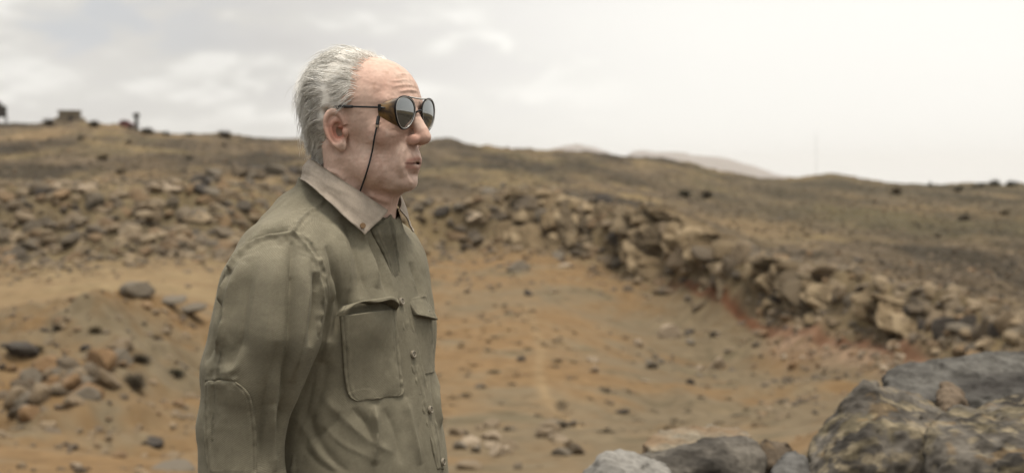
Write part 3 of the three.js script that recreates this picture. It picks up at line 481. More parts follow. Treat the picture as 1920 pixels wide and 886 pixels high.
function headMM(f, u, rr) {
  const r = Math.abs(rr);
  let d = ell(f - 1, u - 42, r, 85, 76, 75);                                       // skull
  d = smin(d, ell(f - 30, u - 54, r, 57, 54, 62), 22);                             // forehead
  d = smin(d, ell(f - 34, u + 14, r, 52, 74, 58), 18);                             // face
  d = smin(d, ell(f - 30, u - 15, r, 52, 36, 66), 16);                             // cheekbone breadth
  d = smin(d, sph(f - 60, u + 4, r - 42, 21), 16);
  d = smin(d, cap(f, u, r, 2, -44, 49, 68, -72, 17, 17, 15), 24);                  // jaw
  d = smin(d, ell(f - 44, u + 54, r - 38, 26, 26, 22), 18);                        // jowl
  d = smin(d, ell(f - 80, u + 76, r, 14, 14, 18), 12);                             // chin
  d = smin(d, ell(f - 73, u + 42, r, 26, 26, 32), 14);                             // muzzle
  d = smin(d, cap(f, u, r, 84, 44, 8, 68, 45, 44, 9, 10), 12);                     // brow
  d = smax(d, -ell(f - 99, u - 25, r - 32, 16, 13, 17), 10);                       // eye sockets
  d = smin(d, ell(f - 74, u - 27, r - 31, 13, 12, 15), 6);                         // closed lids behind the lenses
  d = smin(d, cap(f, u, r, 84, 34, 0, 106, 2, 0, 9, 9.5), 8);                    // nose
  let ns = smin(cap(f, u, r, 87, 34, 0, 109, -4, 0, 7, 8), ell(f - 109.5, u + 9, r, 11.5, 9, 9), 9);
  ns = smin(ns, ell(f - 97, u + 12, r - 11, 11, 8.5, 6), 6); ns = smax(ns, -21 - u + 0.12 * (104 - f), 3); d = smin(d, ns, 5);
  d = smax(d, -ell(f - 103, u + 21.5, r - 7.5, 8, 5, 3.6), 2);                         // nostril
  d = smin(d, cap(f, u, r, 97.5, -39, 0, 82, -44, 24, 4.4, 2.5), 6);                 // lips
  d = smin(d, cap(f, u, r, 94, -54.5, 0, 80, -52.5, 22, 4.8, 2.5), 5);
  d = smax(d, -cap(f, u, r, 98, -46.8, 0, 83, -49.5, 26, 2.4, 1.2), 2);
  d = smax(d, -ell(f - 98, u + 63, r, 8, 4, 17), 7);                             // hollow under the lip
  d = smin(d, cap(f, u, r, -16, -30, 0, -30, -150, 0, 57, 64), 24);                // neck
  d = smin(d, cap(f, u, r, 36, -64, 0, 8, -150, 0, 24, 40), 26);                   // throat
  d = smin(d, cap(f, u, r, -20, -20, 60, 5, -150, 34, 12, 16), 22);
  if (rr > 40 && f < 50 && f > -50 && u > -60 && u < 70) d = smin(d, earSDF(f, u, r), 5); else if (rr < -40 && f < 50 && f > -50) d = smin(d, earSDF(f, u, r), 5);
  return d;
}
function toHead(x, y, z) { const dx = (x - HEAD.x) * 1000, dz = (z - HEAD.z) * 1000; return [dx * hc + dz * hs, (y - HEAD.y) * 1000, -dx * hs + dz * hc]; }
const headSDF = (x, y, z) => { const dx = (x - HEAD.x) * 1000, dz = (z - HEAD.z) * 1000; return headMM(dx * hc + dz * hs, (y - HEAD.y) * 1000, -dx * hs + dz * hc) / 1000; };
{
  const k = (pts, amp, w, o) => crease(headSDF, pts.map((q) => Z(...q)), amp, w, o);
  const lines = [
    k([[560, 215], [615, 208], [682, 222]], -0.00045375, 0.0021), k([[556, 243], [620, 232], [686, 246]], -0.000495, 0.0021), k([[570, 185], [610, 178], [660, 190]], -0.00033, 0.0021), k([[590, 266], [640, 258], [688, 266]], -0.001, 0.0025),
    k([[440, 268], [490, 270], [512, 250], [540, 230]], 0.000198, 0.004), k([[420, 220], [470, 238], [520, 215]], 0.000154, 0.004),
    k([[632, 522], [608, 565], [600, 620], [606, 690]], -0.0026, 0.005, {}), k([[622, 515], [592, 560], [584, 620]], 0.0009, 0.008), k([[622, 612], [612, 640], [614, 680]], -0.0008, 0.0035),
    k([[560, 530], [545, 570], [552, 600]], -0.0004, 0.007), k([[500, 735], [560, 742], [618, 778]], -0.0008, 0.007), k([[440, 690], [520, 650], [560, 690]], 0.0004, 0.014),
    k([[505, 445], [540, 470], [600, 478]], -0.0006, 0.004), k([[512, 425], [490, 450], [470, 480]], -0.0006, 0.0025), k([[515, 412], [488, 420], [466, 430]], -0.0006, 0.0025), k([[350, 440], [355, 500], [372, 560]], -0.0012, 0.004),
    k([[225, 640], [280, 660], [330, 700]], -0.0016, 0.0035), k([[300, 590], [330, 660], [380, 730]], 0.0016, 0.012), k([[560, 800], [500, 790], [440, 760]], -0.0018, 0.005), k([[700, 540], [712, 560], [716, 590]], -0.0008, 0.002),
    k([[640, 660], [670, 655], [698, 662]], -0.001, 0.004), k([[655, 545], [650, 570], [652, 598]], -0.0005, 0.002), k([[672, 545], [668, 570], [672, 595]], -0.0005, 0.002), k([[625, 650], [640, 690], [660, 720]], -0.0008, 0.003),
  ];
  const g = skin(headSDF, hw(0, 0, 0).add(V3(-0.16, -0.16, -0.16)), hw(0, 0, 0).add(V3(0.15, 0.14, 0.14)), 0.0017);
  displace(g, (x, y, z) => 1.8 * raise(lines, x, y, z) + 0.00022 * noise(x * 300, y * 300, z * 300) + 0.00028 * noise(x * 90, y * 330, z * 90) * sstep(0.1, -0.2, noise(x * 30, y * 30, z * 30)) + 0.0003 * fbm(x * 60, y * 60, z * 60, 2));
  paint(g, (x, y, z) => {
    const [f, u, r0] = toHead(x, y, z), r = Math.abs(r0), G = (a, b, c, s) => Math.exp(-((f - a) ** 2 + (u - b) ** 2 + (r - c) ** 2) / (s * s));
    let c = C(0.56, 0.395, 0.318);
    const red = clamp(0.45 * G(116, -8, 0, 18) + 0.5 * G(100, -12, 16, 12) + 0.45 * G(66, -6, 48, 24) + 0.75 * G(0, 5, 84, 22) + 0.3 * G(70, 70, 44, 26) + 0.1 * G(20, 95, 50, 26) + 0.35 * G(40, -90, 30, 34) + 0.25 * G(55, -45, 45, 22) + 0.28 * fbm(x * 50, y * 50, z * 50, 4));
    c = mix3(c, C(0.47, 0.245, 0.185), red);
    if (f < 30 && r > 70) c = mix3(c, C(0.42, 0.17, 0.12), 0.85 * sstep(14, 3, Math.hypot((f - 5) * 0.9, u * 0.6)));
    const lip = Math.max(Math.exp(-(((u + 39.5 + (r / 24) * 5) / 3.6) ** 2)), Math.exp(-(((u + 55 - (r / 24) * 3) / 4.2) ** 2))) * sstep(84, 92, f + r * 0.45) * sstep(25, 20, r); c = mix3(c, C(0.40, 0.17, 0.135), 0.7 * lip);
    c = mix3(c, C(0.16, 0.055, 0.045), Math.exp(-(((u + 47.6) / 1.7) ** 2)) * sstep(78, 86, f + r * 0.3) * sstep(27, 23, r));
    c = mix3(c, C(0.30, 0.17, 0.11), 0.32 * sstep(0.3, 0.6, fbm(x * 120 + 9, y * 120, z * 120, 2)) * sstep(30, 60, u));                                   // age spots
    c = mix3(c, C(0.46, 0.36, 0.30), 0.35 * G(75, -62, 30, 36) * (0.5 + 0.5 * noise(x * 900, y * 900, z * 900)));                                              // stubble
    c = mix3(c, C(0.62, 0.475, 0.39), 0.5 * sstep(0.1, 0.6, fbm(x * 75 + 4, y * 75, z * 75, 3)));
    const k = 1 + 0.12 * fbm(x * 150, y * 150, z * 150, 3) + 0.07 * noise(x * 480, y * 480, z * 480); return [c[0] * k, c[1] * k, c[2] * k];
  });
  mesh('body', settle(g), vcol(0.62, { specularIntensity: 0.4, sheen: 0.12, sheenRoughness: 0.5, sheenColor: new THREE.Color(0.9, 0.75, 0.65) }), man);
  const teeth = new THREE.SphereGeometry(0.004, 12, 8).scale(1, 0.7, 3).rotateY(-HY_).translate(...hw(90, -46, 6)); mesh('teeth', settle(teeth), std(0.6, 0.55, 0.45, 0.3), man);
}
// hair: a thick cap under combed-back strands
const hairLine = curve([34, 45, 70, 95, 108, 120, 140], [10, 22, 26, 20, 12, 3, -4]);
function hairRegion(f, u, r) { const w = 3 * noise(f * 0.11, u * 0.11, r * 0.11); return Math.min(Math.max(f - hairLine(u) + w, 34 - u + w), Math.max(f + 16 + w + clamp((10 - u) * 0.15, 0, 8), -44 - u + w * 1.5)); }
const hairMM = (f, u, r) => {
  const t = 0.8 + 13 * sstep(18, -22, f) + 3.5 * sstep(60, 110, u) * sstep(16, -10, f) - 8 * sstep(5, -42, u) + 4.5 * fbm(f * 0.035 + 3, u * 0.045, r * 0.05, 2);
  return smax(headSkull(f, u, r) - t, hairRegion(f, u, r), 7);
};
function headSkull(f, u, rr) { const r = Math.abs(rr); let d = ell(f - 1, u - 42, r, 85, 76, 75); d = smin(d, ell(f - 30, u - 54, r, 57, 54, 62), 22); d = smin(d, ell(f - 30, u - 15, r, 52, 36, 66), 16); return smin(d, cap(f, u, r, -16, -30, 0, -30, -150, 0, 57, 64), 24); }
const HAIR = mesh('hair', new THREE.BufferGeometry(), vcol(0.8, { specularIntensity: 0.5 }), man);
{
  const sdf = (x, y, z) => { const [f, u, r] = toHead(x, y, z); return hairMM(f, u, r) / 1000; };
  const g = skin(sdf, hw(0, 0, 0).add(V3(-0.17, -0.08, -0.14)), hw(0, 0, 0).add(V3(0.1, 0.16, 0.14)), 0.0028);
  const TONE = (x, y, z) => 0.5 + 0.95 * fbm(x * 70, y * 40, z * 70, 3);
  paint(g, (x, y, z) => mix3(C(0.46, 0.435, 0.39), C(0.74, 0.71, 0.655), clamp(TONE(x, y, z))));
  const R = rng(5), p = g.attributes.position, P = [], K = [], I = [], N = 12500;
  for (let s = 0; s < N; s++) {
    const i = Math.floor(R() * p.count); let q = V3().fromBufferAttribute(p, i); let [f, u, r] = toHead(q.x, q.y, q.z); if (f > -12 && u > 42 && R() < 0.35) { f += 15 * R() * R(); for (let t = 0; t < 4; t++) { const d = headSkull(f, u, r) - 0.8; u -= d * 0.7 * (u - 42) / 78; r -= d * 0.7 * r / 76; } } if (headSkull(f, u, r) < 0.2) continue;
    const steps = 9, fl = R() < 0.12, len = (f > 0 ? 34 : 44) * (0.6 + 0.7 * R()) * (u < 10 ? 0.5 : 1), st = len / steps, sgn = Math.sign(r) || 1, w0 = (0.26 + 0.3 * R()), lift = 0.04 + 0.22 * R() + (fl ? 0.6 * R() : 0) + 0.55 * sstep(-22, 2, f) * sstep(50, 90, u) * R(), ph = R() * 6.28, jit = (R() - 0.5) * 0.9;
    const tone = clamp(TONE(q.x, q.y, q.z) * 0.7 + 0.5 * R() - 0.05 + (u > 60 ? 0.12 : 0)), col = mix3(C(0.46, 0.435, 0.385), C(0.95, 0.935, 0.89), tone);
    const path = []; let dir = null;
    for (let k = 0; k <= steps; k++) {
      path.push(hw(f, u, r));
      const e = 1.5, nn = V3(headSkull(f + e, u, r) - headSkull(f - e, u, r), headSkull(f, u + e, r) - headSkull(f, u - e, r), headSkull(f, u, r + e) - headSkull(f, u, r - e)).normalize();
      const t = sstep(-25, -80, f), cl = noise(f * 0.05 + 9, u * 0.05, r * 0.05), cl2 = noise(f * 0.12, u * 0.12 + 4, r * 0.12);
      const d = V3(lerp(-1, 0.1, t), lerp(-0.22 - 0.35 * sstep(100, 60, u), -1, t) + (0.8 * cl + 0.55 * Math.sin(k * 0.95 + 5 * noise(f * 0.02, u * 0.02 + 3, r * 0.02))) * (1 - 0.4 * t) + 0.4 * cl2, sgn * 0.3 * sstep(80, 110, u) + (0.35 * cl + 0.45 * Math.sin(k * 0.9 + 4 * cl)) * t + jit * 0.3);
      d.addScaledVector(nn, -d.dot(nn)).normalize(); const dist = headSkull(f, u, r), want = lift * (1 - k / steps * 0.6) + (u < -5 ? 0.04 * k / steps : 0) + (dist < 6 ? 0.25 : 0) - (dist > 26 ? 0.3 : 0) + 0.16 * Math.sin(ph + k * 0.9);
      d.addScaledVector(nn, want); if (dir) d.lerp(dir, 0.45); d.normalize(); dir = d.clone(); f += d.x * st; u += d.y * st; r += d.z * st;
    }
    const b0 = P.length / 3; let side = V3(0, 1, 0);
    for (let k = 0; k <= steps; k++) {
      const a = path[Math.max(0, k - 1)], b = path[Math.min(steps, k + 1)], tn = b.clone().sub(a).normalize(), n1 = side.clone().cross(tn).normalize(), n2 = tn.clone().cross(n1), w = w0 * (1 - 0.85 * (k / steps) ** 2) / 1000 * (k === 0 ? 0.7 : 1);
      for (let m = 0; m < 3; m++) { const an = m * 2.094; P.push(path[k].x + (n1.x * Math.cos(an) + n2.x * Math.sin(an)) * w, path[k].y + (n1.y * Math.cos(an) + n2.y * Math.sin(an)) * w, path[k].z + (n1.z * Math.cos(an) + n2.z * Math.sin(an)) * w); K.push(...col); }
      if (k) for (let m = 0; m < 3; m++) { const x = b0 + (k - 1) * 3 + m, y = b0 + (k - 1) * 3 + (m + 1) % 3; I.push(x, y, x + 3, y, y + 3, x + 3); }
    }
  }
  const sg = new THREE.BufferGeometry(); sg.setAttribute('position', new THREE.Float32BufferAttribute(P, 3)); sg.setAttribute('color', new THREE.Float32BufferAttribute(K, 3)); sg.setIndex(I); sg.computeVertexNormals();
  HAIR.geometry = settle(mergeGeometries([g, sg]));
}
// sunglasses with leather side shields and a cord
{
  const gl = base('sunglasses', HEAD, 'round black glacier sunglasses with mirrored lenses and brown side shields worn on the face', 'sunglasses');
  const S = (g) => g.translate(-HEAD.x, -HEAD.y, -HEAD.z), metal = std(0.02, 0.02, 0.021, 0.32, { metalness: 0.6 }), mirror = std(0.33, 0.345, 0.35, 0.04, { metalness: 1 }), leather = vcol(0.5), edge = std(0.5, 0.48, 0.45, 0.3, { metalness: 0.8 });  // the pale metal carries the whitish highlight of rims and brow bar
  for (const s of [1, -1]) {
    const c = V3(96, 29.5, 33 * s), b = 7 * s * Math.PI / 180, n = V3(Math.cos(b), -0.06, Math.sin(b)).normalize(), e1 = V3(-Math.sin(b) * 1, 0, Math.cos(b)).multiplyScalar(s).normalize(), e2 = e1.clone().cross(n).multiplyScalar(s > 0 ? 1 : -1); if (e2.y < 0) e2.negate();
    const L = (a, q = 1) => { const x = 23.5 * Math.cos(a) * q * (1 + 0.21 * Math.sin(a) - 0.03 * Math.cos(2 * a)), y = (24.5 * Math.sin(a) + 1.5 * Math.sin(a) * Math.cos(a) - 1) * q, k = (x * x + y * y) / 170; return c.clone().addScaledVector(e1, x).addScaledVector(e2, y).addScaledVector(n, 4 - k); };
    const W = (v) => hw(v.x, v.y, v.z), rim = []; for (let i = 0; i < 40; i++) rim.push(W(L(i / 40 * 6.2832)));
    mesh('rim', S(tube(rim, 0.0016, 80, 8, true)), metal, gl);
    const highlightRing = []; for (let i = 0; i < 40; i++) highlightRing.push(W(L(i / 40 * 6.2832, 0.965).addScaledVector(n, 0.9))); mesh('rim_highlight', S(tube(highlightRing, 0.0006, 80, 6, true)), edge, gl);  // bright ring that paints a highlight along the inner rim
    const P = [], I = []; for (let j = 0; j <= 12; j++) for (let i = 0; i < 48; i++) { const v = W(L(i / 48 * 6.2832, j / 12)); P.push(v.x, v.y, v.z); }
    for (let j = 0; j < 12; j++) for (let i = 0; i < 48; i++) { const a = j * 48 + i, q = j * 48 + (i + 1) % 48; I.push(a, a + 48, q, q, a + 48, q + 48); }
    const lg = new THREE.BufferGeometry(); lg.setAttribute('position', new THREE.Float32BufferAttribute(P, 3)); lg.setIndex(I); lg.computeVertexNormals();
    if (V3(lg.attributes.normal.getX(100), 0, lg.attributes.normal.getZ(100)).dot(V3(hc, 0, hs)) < 0) { for (let i = 0; i < I.length; i += 3) { const t = I[i + 1]; I[i + 1] = I[i + 2]; I[i + 2] = t; } lg.setIndex(I); lg.computeVertexNormals(); }
    mesh('lens', S(lg), mirror, gl);
    // side shield: a curved leather cup from the outer rim back towards the temple
    const Q = [], J = [], NU = 14, NV = 8;
    for (let side = 0; side < 2; side++) for (let v = 0; v <= NV; v++) for (let u = 0; u <= NU; u++) {
      const t = v / NV, a = lerp(1.25, -1.3, u / NU), p0 = L(a, 1.0), back = V3(74 - 2 * Math.cos(a), 31.5 + 9 * Math.sin(a), s * (70 - 1.0 * Math.abs(Math.sin(a)))), p = p0.lerp(back, t);
      p.z += s * (5 * Math.sin(Math.PI * t) * Math.cos(a * 0.8) + (side ? -1.4 : 0)); p.x -= side ? 0.6 : 0; const w = W(p); Q.push(w.x, w.y, w.z);
    }
    const n1 = (NU + 1) * (NV + 1); for (let v = 0; v < NV; v++) for (let u = 0; u < NU; u++) { const a = v * (NU + 1) + u, q = a + NU + 1; J.push(a, q, a + 1, a + 1, q, q + 1); J.push(n1 + a, n1 + a + 1, n1 + q, n1 + a + 1, n1 + q + 1, n1 + q); }
    for (let v = 0; v < NV; v++) for (const u of [0, NU]) { const a = v * (NU + 1) + u, q = a + NU + 1; J.push(a, q, n1 + a, q, n1 + q, n1 + a); }
    for (let u = 0; u < NU; u++) { const a = NV * (NU + 1) + u; J.push(a, a + 1, n1 + a, a + 1, n1 + a + 1, n1 + a); }
    const sg = new THREE.BufferGeometry(); sg.setAttribute('position', new THREE.Float32BufferAttribute(Q, 3)); sg.setIndex(J); sg.computeVertexNormals();
    paint(sg, (x, y, z) => mix3(C(0.20, 0.115, 0.036), C(0.035, 0.02, 0.011), clamp(0.5 + 2.0 * fbm(x * 150, y * 150, z * 150, 3)))); mesh('side_shield', S(sg), leather, gl);
    const arm = [[88, 33, 61], [78, 35, 70.5], [60, 36, 75.5], [35, 37, 79], [10, 38, 79.5], [-8, 37, 76], [-20, 28, 74], [-28, 12, 74]].map((q) => hw(q[0], q[1], q[2] * s));
    const ar = mesh('temple_arm', S(tube(arm, 0.0015, 60, 8)), metal, gl); mesh('ear_sleeve', S(tube([arm[3].clone().lerp(arm[4], 0.1), arm[4], arm[5], arm[6], arm[7]], 0.0024, 40, 8)), std(0.015, 0.015, 0.015, 0.5), ar);
    mesh('hinge', S(new THREE.CylinderGeometry(0.0026, 0.0026, 0.009, 10).translate(...hw(76, 35.2, 71.5 * s))), metal, gl);
  }
  mesh('bridge', S(tube([hw(99, 29, 8), hw(103, 33, 3), hw(103, 33, -3), hw(99, 29, -8)], 0.0015, 16, 8)), metal, gl);
  mesh('brow_bar', S(tube([hw(99, 53, 26), hw(101.5, 51.5, 10), hw(101.5, 51.5, -10), hw(99, 53, -26)], 0.0013, 20, 8)), edge, gl);  // the bar, with its whitish highlight put into the metal colour
  const near = [Z(500, 358), Z(494, 385), Z(489, 430), Z(480, 480), Z(466, 560), Z(446, 640), Z(420, 710), Z(400, 760)].map(([a, b], i) => { const p = touch(headSDF, a, b); return p.addScaledVector(gradOf(headSDF, p), i < 1 ? 0.004 : i > 5 ? 0.003 : 0.005); });
  const cord = mesh('retainer_cord', S(tube([...near, ...[[395, 785]].map(([a, b]) => touch(headSDF, ...Z(a, b))), hw(-40, -112, 62), hw(-90, -90, 20)], 0.0014, 90, 7)), std(0.02, 0.02, 0.02, 0.8), gl);
  mesh('bead', S(tube([near[1].clone().lerp(near[2], 0.15), near[2]], 0.0027, 8, 10)), std(0.018, 0.018, 0.018, 0.4), cord); mesh('toggle', S(new THREE.SphereGeometry(0.0028, 10, 8).translate(near[2].x, near[2].y - 0.003, near[2].z)), std(0.3, 0.22, 0.15, 0.5), cord);
}
// ---------------------------------------------------------------- the boulders close by: solids bounded by broken planes, roughened
function boulder(name, pts, label, look, o = {}) {
  const P = pts.map((q) => at(q[0], q[1], q[2])), hull = new ConvexHull().setFromPoints(P), pl = hull.faces.map((f) => [f.normal.x, f.normal.y, f.normal.z, f.constant]), b = new THREE.Box3().setFromPoints(P).expandByScalar(0.06), k = o.soft ?? 0.008, am = o.rough ?? 0.010;
  const sdf = (x, y, z) => { let d = -1e9; for (const [a, e, c, w] of pl) d = smax(d, x * a + y * e + z * c - w, k); const n = fbm(x * 6.5, y * 6.5, z * 6.5, 4), m = Math.abs(noise(x * 3.1 + 5, y * 4.3, z * 3.1)); return d * 0.8 - am * n * 1.5 + am * 0.5 * Math.exp(-((m / 0.06) ** 2)) + 0.011 * fbm(x * 30, y * 30, z * 30, 3); };
  const g = skin(sdf, b.min, b.max, o.cell ?? 0.0085, 1.8), c0 = b.getCenter(V3()); c0.y = Math.max(b.min.y, 0);
  displace(g, (x, y, z) => 0.0045 * fbm(x * 70, y * 60, z * 60, 2));
  paint(g, (x, y, z, i, n) => look(x, y, z, n.getY(i)));
  const t = mesh(name, g.translate(-c0.x, -c0.y, -c0.z), vcol(0.93, { specularIntensity: 0.12 })); t.position.copy(c0); tag(t, label, 'boulder');
  return t;
}
const shade = (c, x, y, z, a = 0.35) => { a *= 1.5; const k = 1 + a * fbm(x * 30, y * 30, z * 30, 3) + 0.3 * noise(x * 110, y * 110, z * 110); return [c[0] * k, c[1] * k, c[2] * k]; };
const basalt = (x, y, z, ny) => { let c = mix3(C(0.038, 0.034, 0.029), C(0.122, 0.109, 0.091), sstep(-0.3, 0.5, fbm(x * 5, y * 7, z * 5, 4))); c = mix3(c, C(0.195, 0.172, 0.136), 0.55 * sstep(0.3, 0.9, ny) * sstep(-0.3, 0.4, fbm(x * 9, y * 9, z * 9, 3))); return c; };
const lichen = (c, x, y, z, s = 1) => { c = mix3(c, C(0.112, 0.093, 0.058), 0.8 * s * sstep(0.06, 0.36, fbm(x * 14 + 3, y * 18, z * 14, 4) + 0.4 * fbm(x * 3.1, y * 3.1, z * 3.1 + 4, 2))); c = mix3(c, C(0.20, 0.165, 0.11), 0.8 * s * sstep(0.12, 0.4, fbm(x * 26, y * 30 + 7, z * 26, 3))); return mix3(c, C(0.15, 0.098, 0.045), 0.5 * s * sstep(0.25, 0.45, fbm(x * 17 + 9, y * 17, z * 17, 3))); };
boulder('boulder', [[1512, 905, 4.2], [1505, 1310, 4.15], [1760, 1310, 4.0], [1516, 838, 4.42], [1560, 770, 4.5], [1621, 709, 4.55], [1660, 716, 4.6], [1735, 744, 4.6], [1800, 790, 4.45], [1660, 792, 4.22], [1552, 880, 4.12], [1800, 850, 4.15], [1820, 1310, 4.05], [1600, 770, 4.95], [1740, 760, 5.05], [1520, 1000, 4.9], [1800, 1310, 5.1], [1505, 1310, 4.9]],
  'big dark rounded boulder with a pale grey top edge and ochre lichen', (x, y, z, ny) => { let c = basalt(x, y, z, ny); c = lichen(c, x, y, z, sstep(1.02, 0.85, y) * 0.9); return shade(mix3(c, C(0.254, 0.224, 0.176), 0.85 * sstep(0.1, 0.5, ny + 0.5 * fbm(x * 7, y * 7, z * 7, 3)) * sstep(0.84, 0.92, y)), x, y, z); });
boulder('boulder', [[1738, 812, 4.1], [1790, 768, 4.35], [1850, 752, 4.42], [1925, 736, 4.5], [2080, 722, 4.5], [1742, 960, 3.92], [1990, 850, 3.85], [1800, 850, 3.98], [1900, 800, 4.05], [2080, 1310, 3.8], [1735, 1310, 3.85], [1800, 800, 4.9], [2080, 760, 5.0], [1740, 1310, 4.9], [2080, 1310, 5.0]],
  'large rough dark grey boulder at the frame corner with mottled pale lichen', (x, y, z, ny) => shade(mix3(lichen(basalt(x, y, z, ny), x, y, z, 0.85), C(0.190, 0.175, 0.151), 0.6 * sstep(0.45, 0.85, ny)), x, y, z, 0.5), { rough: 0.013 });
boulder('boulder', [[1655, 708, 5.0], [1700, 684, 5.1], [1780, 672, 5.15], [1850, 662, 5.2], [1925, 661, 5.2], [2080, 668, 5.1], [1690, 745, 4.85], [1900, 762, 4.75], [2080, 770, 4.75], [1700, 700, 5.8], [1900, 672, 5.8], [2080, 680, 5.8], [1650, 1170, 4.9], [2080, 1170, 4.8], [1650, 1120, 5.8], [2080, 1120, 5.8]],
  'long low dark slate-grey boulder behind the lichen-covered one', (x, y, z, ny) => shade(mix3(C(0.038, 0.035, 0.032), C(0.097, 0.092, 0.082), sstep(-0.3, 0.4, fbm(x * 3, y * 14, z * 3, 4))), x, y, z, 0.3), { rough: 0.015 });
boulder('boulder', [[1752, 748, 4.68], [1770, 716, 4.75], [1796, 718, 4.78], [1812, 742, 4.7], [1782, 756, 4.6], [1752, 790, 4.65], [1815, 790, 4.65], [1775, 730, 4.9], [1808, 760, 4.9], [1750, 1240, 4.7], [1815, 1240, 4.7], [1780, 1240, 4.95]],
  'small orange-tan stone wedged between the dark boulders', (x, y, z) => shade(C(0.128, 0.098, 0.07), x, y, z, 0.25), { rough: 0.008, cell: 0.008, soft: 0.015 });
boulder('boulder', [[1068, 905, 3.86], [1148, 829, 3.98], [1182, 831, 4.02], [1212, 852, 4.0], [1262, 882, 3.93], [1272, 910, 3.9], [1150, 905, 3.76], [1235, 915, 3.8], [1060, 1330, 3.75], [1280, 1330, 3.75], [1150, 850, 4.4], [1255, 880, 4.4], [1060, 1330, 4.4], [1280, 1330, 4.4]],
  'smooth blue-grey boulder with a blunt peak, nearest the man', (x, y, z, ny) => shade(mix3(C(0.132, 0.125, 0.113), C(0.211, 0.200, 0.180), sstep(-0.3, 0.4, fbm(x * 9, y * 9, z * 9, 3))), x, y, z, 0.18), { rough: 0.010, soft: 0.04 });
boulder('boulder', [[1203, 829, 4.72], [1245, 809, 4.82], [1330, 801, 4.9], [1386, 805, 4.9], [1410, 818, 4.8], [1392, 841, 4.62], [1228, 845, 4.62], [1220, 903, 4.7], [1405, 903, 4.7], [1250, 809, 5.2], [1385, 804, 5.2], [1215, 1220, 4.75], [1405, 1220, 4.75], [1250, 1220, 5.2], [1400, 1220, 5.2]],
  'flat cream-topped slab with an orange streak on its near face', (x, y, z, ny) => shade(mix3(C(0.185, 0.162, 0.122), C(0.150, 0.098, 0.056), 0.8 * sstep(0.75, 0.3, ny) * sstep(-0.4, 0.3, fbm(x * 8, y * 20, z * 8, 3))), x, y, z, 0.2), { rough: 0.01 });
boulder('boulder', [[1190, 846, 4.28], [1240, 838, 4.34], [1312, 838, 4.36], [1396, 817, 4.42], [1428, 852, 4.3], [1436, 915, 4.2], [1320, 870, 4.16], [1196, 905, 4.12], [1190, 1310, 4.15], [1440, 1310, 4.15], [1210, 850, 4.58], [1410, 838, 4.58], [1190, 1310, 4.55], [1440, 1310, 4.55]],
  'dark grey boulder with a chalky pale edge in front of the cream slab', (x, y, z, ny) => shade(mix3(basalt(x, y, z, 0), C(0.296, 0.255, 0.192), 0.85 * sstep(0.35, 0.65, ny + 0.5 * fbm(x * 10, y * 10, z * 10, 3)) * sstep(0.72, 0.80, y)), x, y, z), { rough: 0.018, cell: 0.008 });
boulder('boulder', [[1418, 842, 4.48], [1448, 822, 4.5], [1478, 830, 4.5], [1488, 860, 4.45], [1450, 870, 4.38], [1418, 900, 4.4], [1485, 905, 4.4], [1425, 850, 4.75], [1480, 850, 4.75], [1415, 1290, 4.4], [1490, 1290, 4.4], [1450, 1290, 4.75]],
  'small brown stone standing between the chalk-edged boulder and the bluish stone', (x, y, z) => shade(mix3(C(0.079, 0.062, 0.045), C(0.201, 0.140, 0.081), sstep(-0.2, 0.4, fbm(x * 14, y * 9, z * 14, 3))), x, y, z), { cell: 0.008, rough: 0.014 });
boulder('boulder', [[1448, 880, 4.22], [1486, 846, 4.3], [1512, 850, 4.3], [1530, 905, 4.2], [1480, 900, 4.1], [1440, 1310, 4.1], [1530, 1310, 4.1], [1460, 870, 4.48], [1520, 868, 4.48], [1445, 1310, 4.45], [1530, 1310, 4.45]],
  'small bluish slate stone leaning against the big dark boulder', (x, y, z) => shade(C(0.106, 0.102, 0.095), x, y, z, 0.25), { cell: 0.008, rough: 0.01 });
// ---------------------------------------------------------------- shirt
const YS = [0.86, 0.95, 1.05, 1.12, 1.2, 1.28, 1.36, 1.43, 1.48, 1.515, 1.535, 1.56], fA = curve(YS, [0.164, 0.166, 0.171, 0.170, 0.162, 0.153, 0.142, 0.126, 0.108, 0.080, 0.056, 0.034]), fB = curve(YS, [0.170, 0.170, 0.164, 0.160, 0.156, 0.156, 0.160, 0.160, 0.145, 0.110, 0.084, 0.06]), fC = curve(YS, [0.012, 0.016, 0.018, 0.016, 0.010, 0.004, 0.0, -0.006, -0.014, -0.018, -0.014, -0.012]);
const ARM = [[532, 494, 2.085, 0.064], [512, 545, 2.06, 0.074], [500, 620, 2.05, 0.076], [474, 700, 2.05, 0.071], [452, 800, 2.05, 0.061], [452, 885, 2.04, 0.057], [500, 1000, 2.02, 0.053], [566, 1130, 2.0, 0.046]].map((q) => [at(q[0], q[1], q[2]), q[3]]);
const ARML = [[-0.04, 1.44, -0.15, 0.062], [-0.07, 1.3, -0.19, 0.068], [-0.11, 1.16, -0.20, 0.058], [-0.03, 1.04, -0.20, 0.052], [0.05, 0.94, -0.18, 0.046]].map((q) => [tw(q[0], q[1], q[2]), q[3]]);
function limb(c, x, y, z) { let d = 1e9; for (let i = 0; i < c.length - 1; i++) { const a = c[i][0], b = c[i + 1][0]; d = smin(d, cap(x, y, z, a.x, a.y, a.z, b.x, b.y, b.z, c[i][1], c[i + 1][1]), 0.02); } return d; }
const armR = (x, y, z) => limb(ARM, x, y, z), armL = (x, y, z) => limb(ARML, x, y, z);
function trunk(f, y, r, grow = 0) {
  const A = fA(y) + grow, B = fB(y) + grow, q = f - fC(y), k = Math.sqrt((q / A) ** 2 + (r / B) ** 2), g = Math.sqrt((q / A / A) ** 2 + (r / B / B) ** 2);
  let d = g < 1e-6 ? -A : k * (k - 1) / g; return Math.max(d, y - 1.575, 0.885 - y);
}
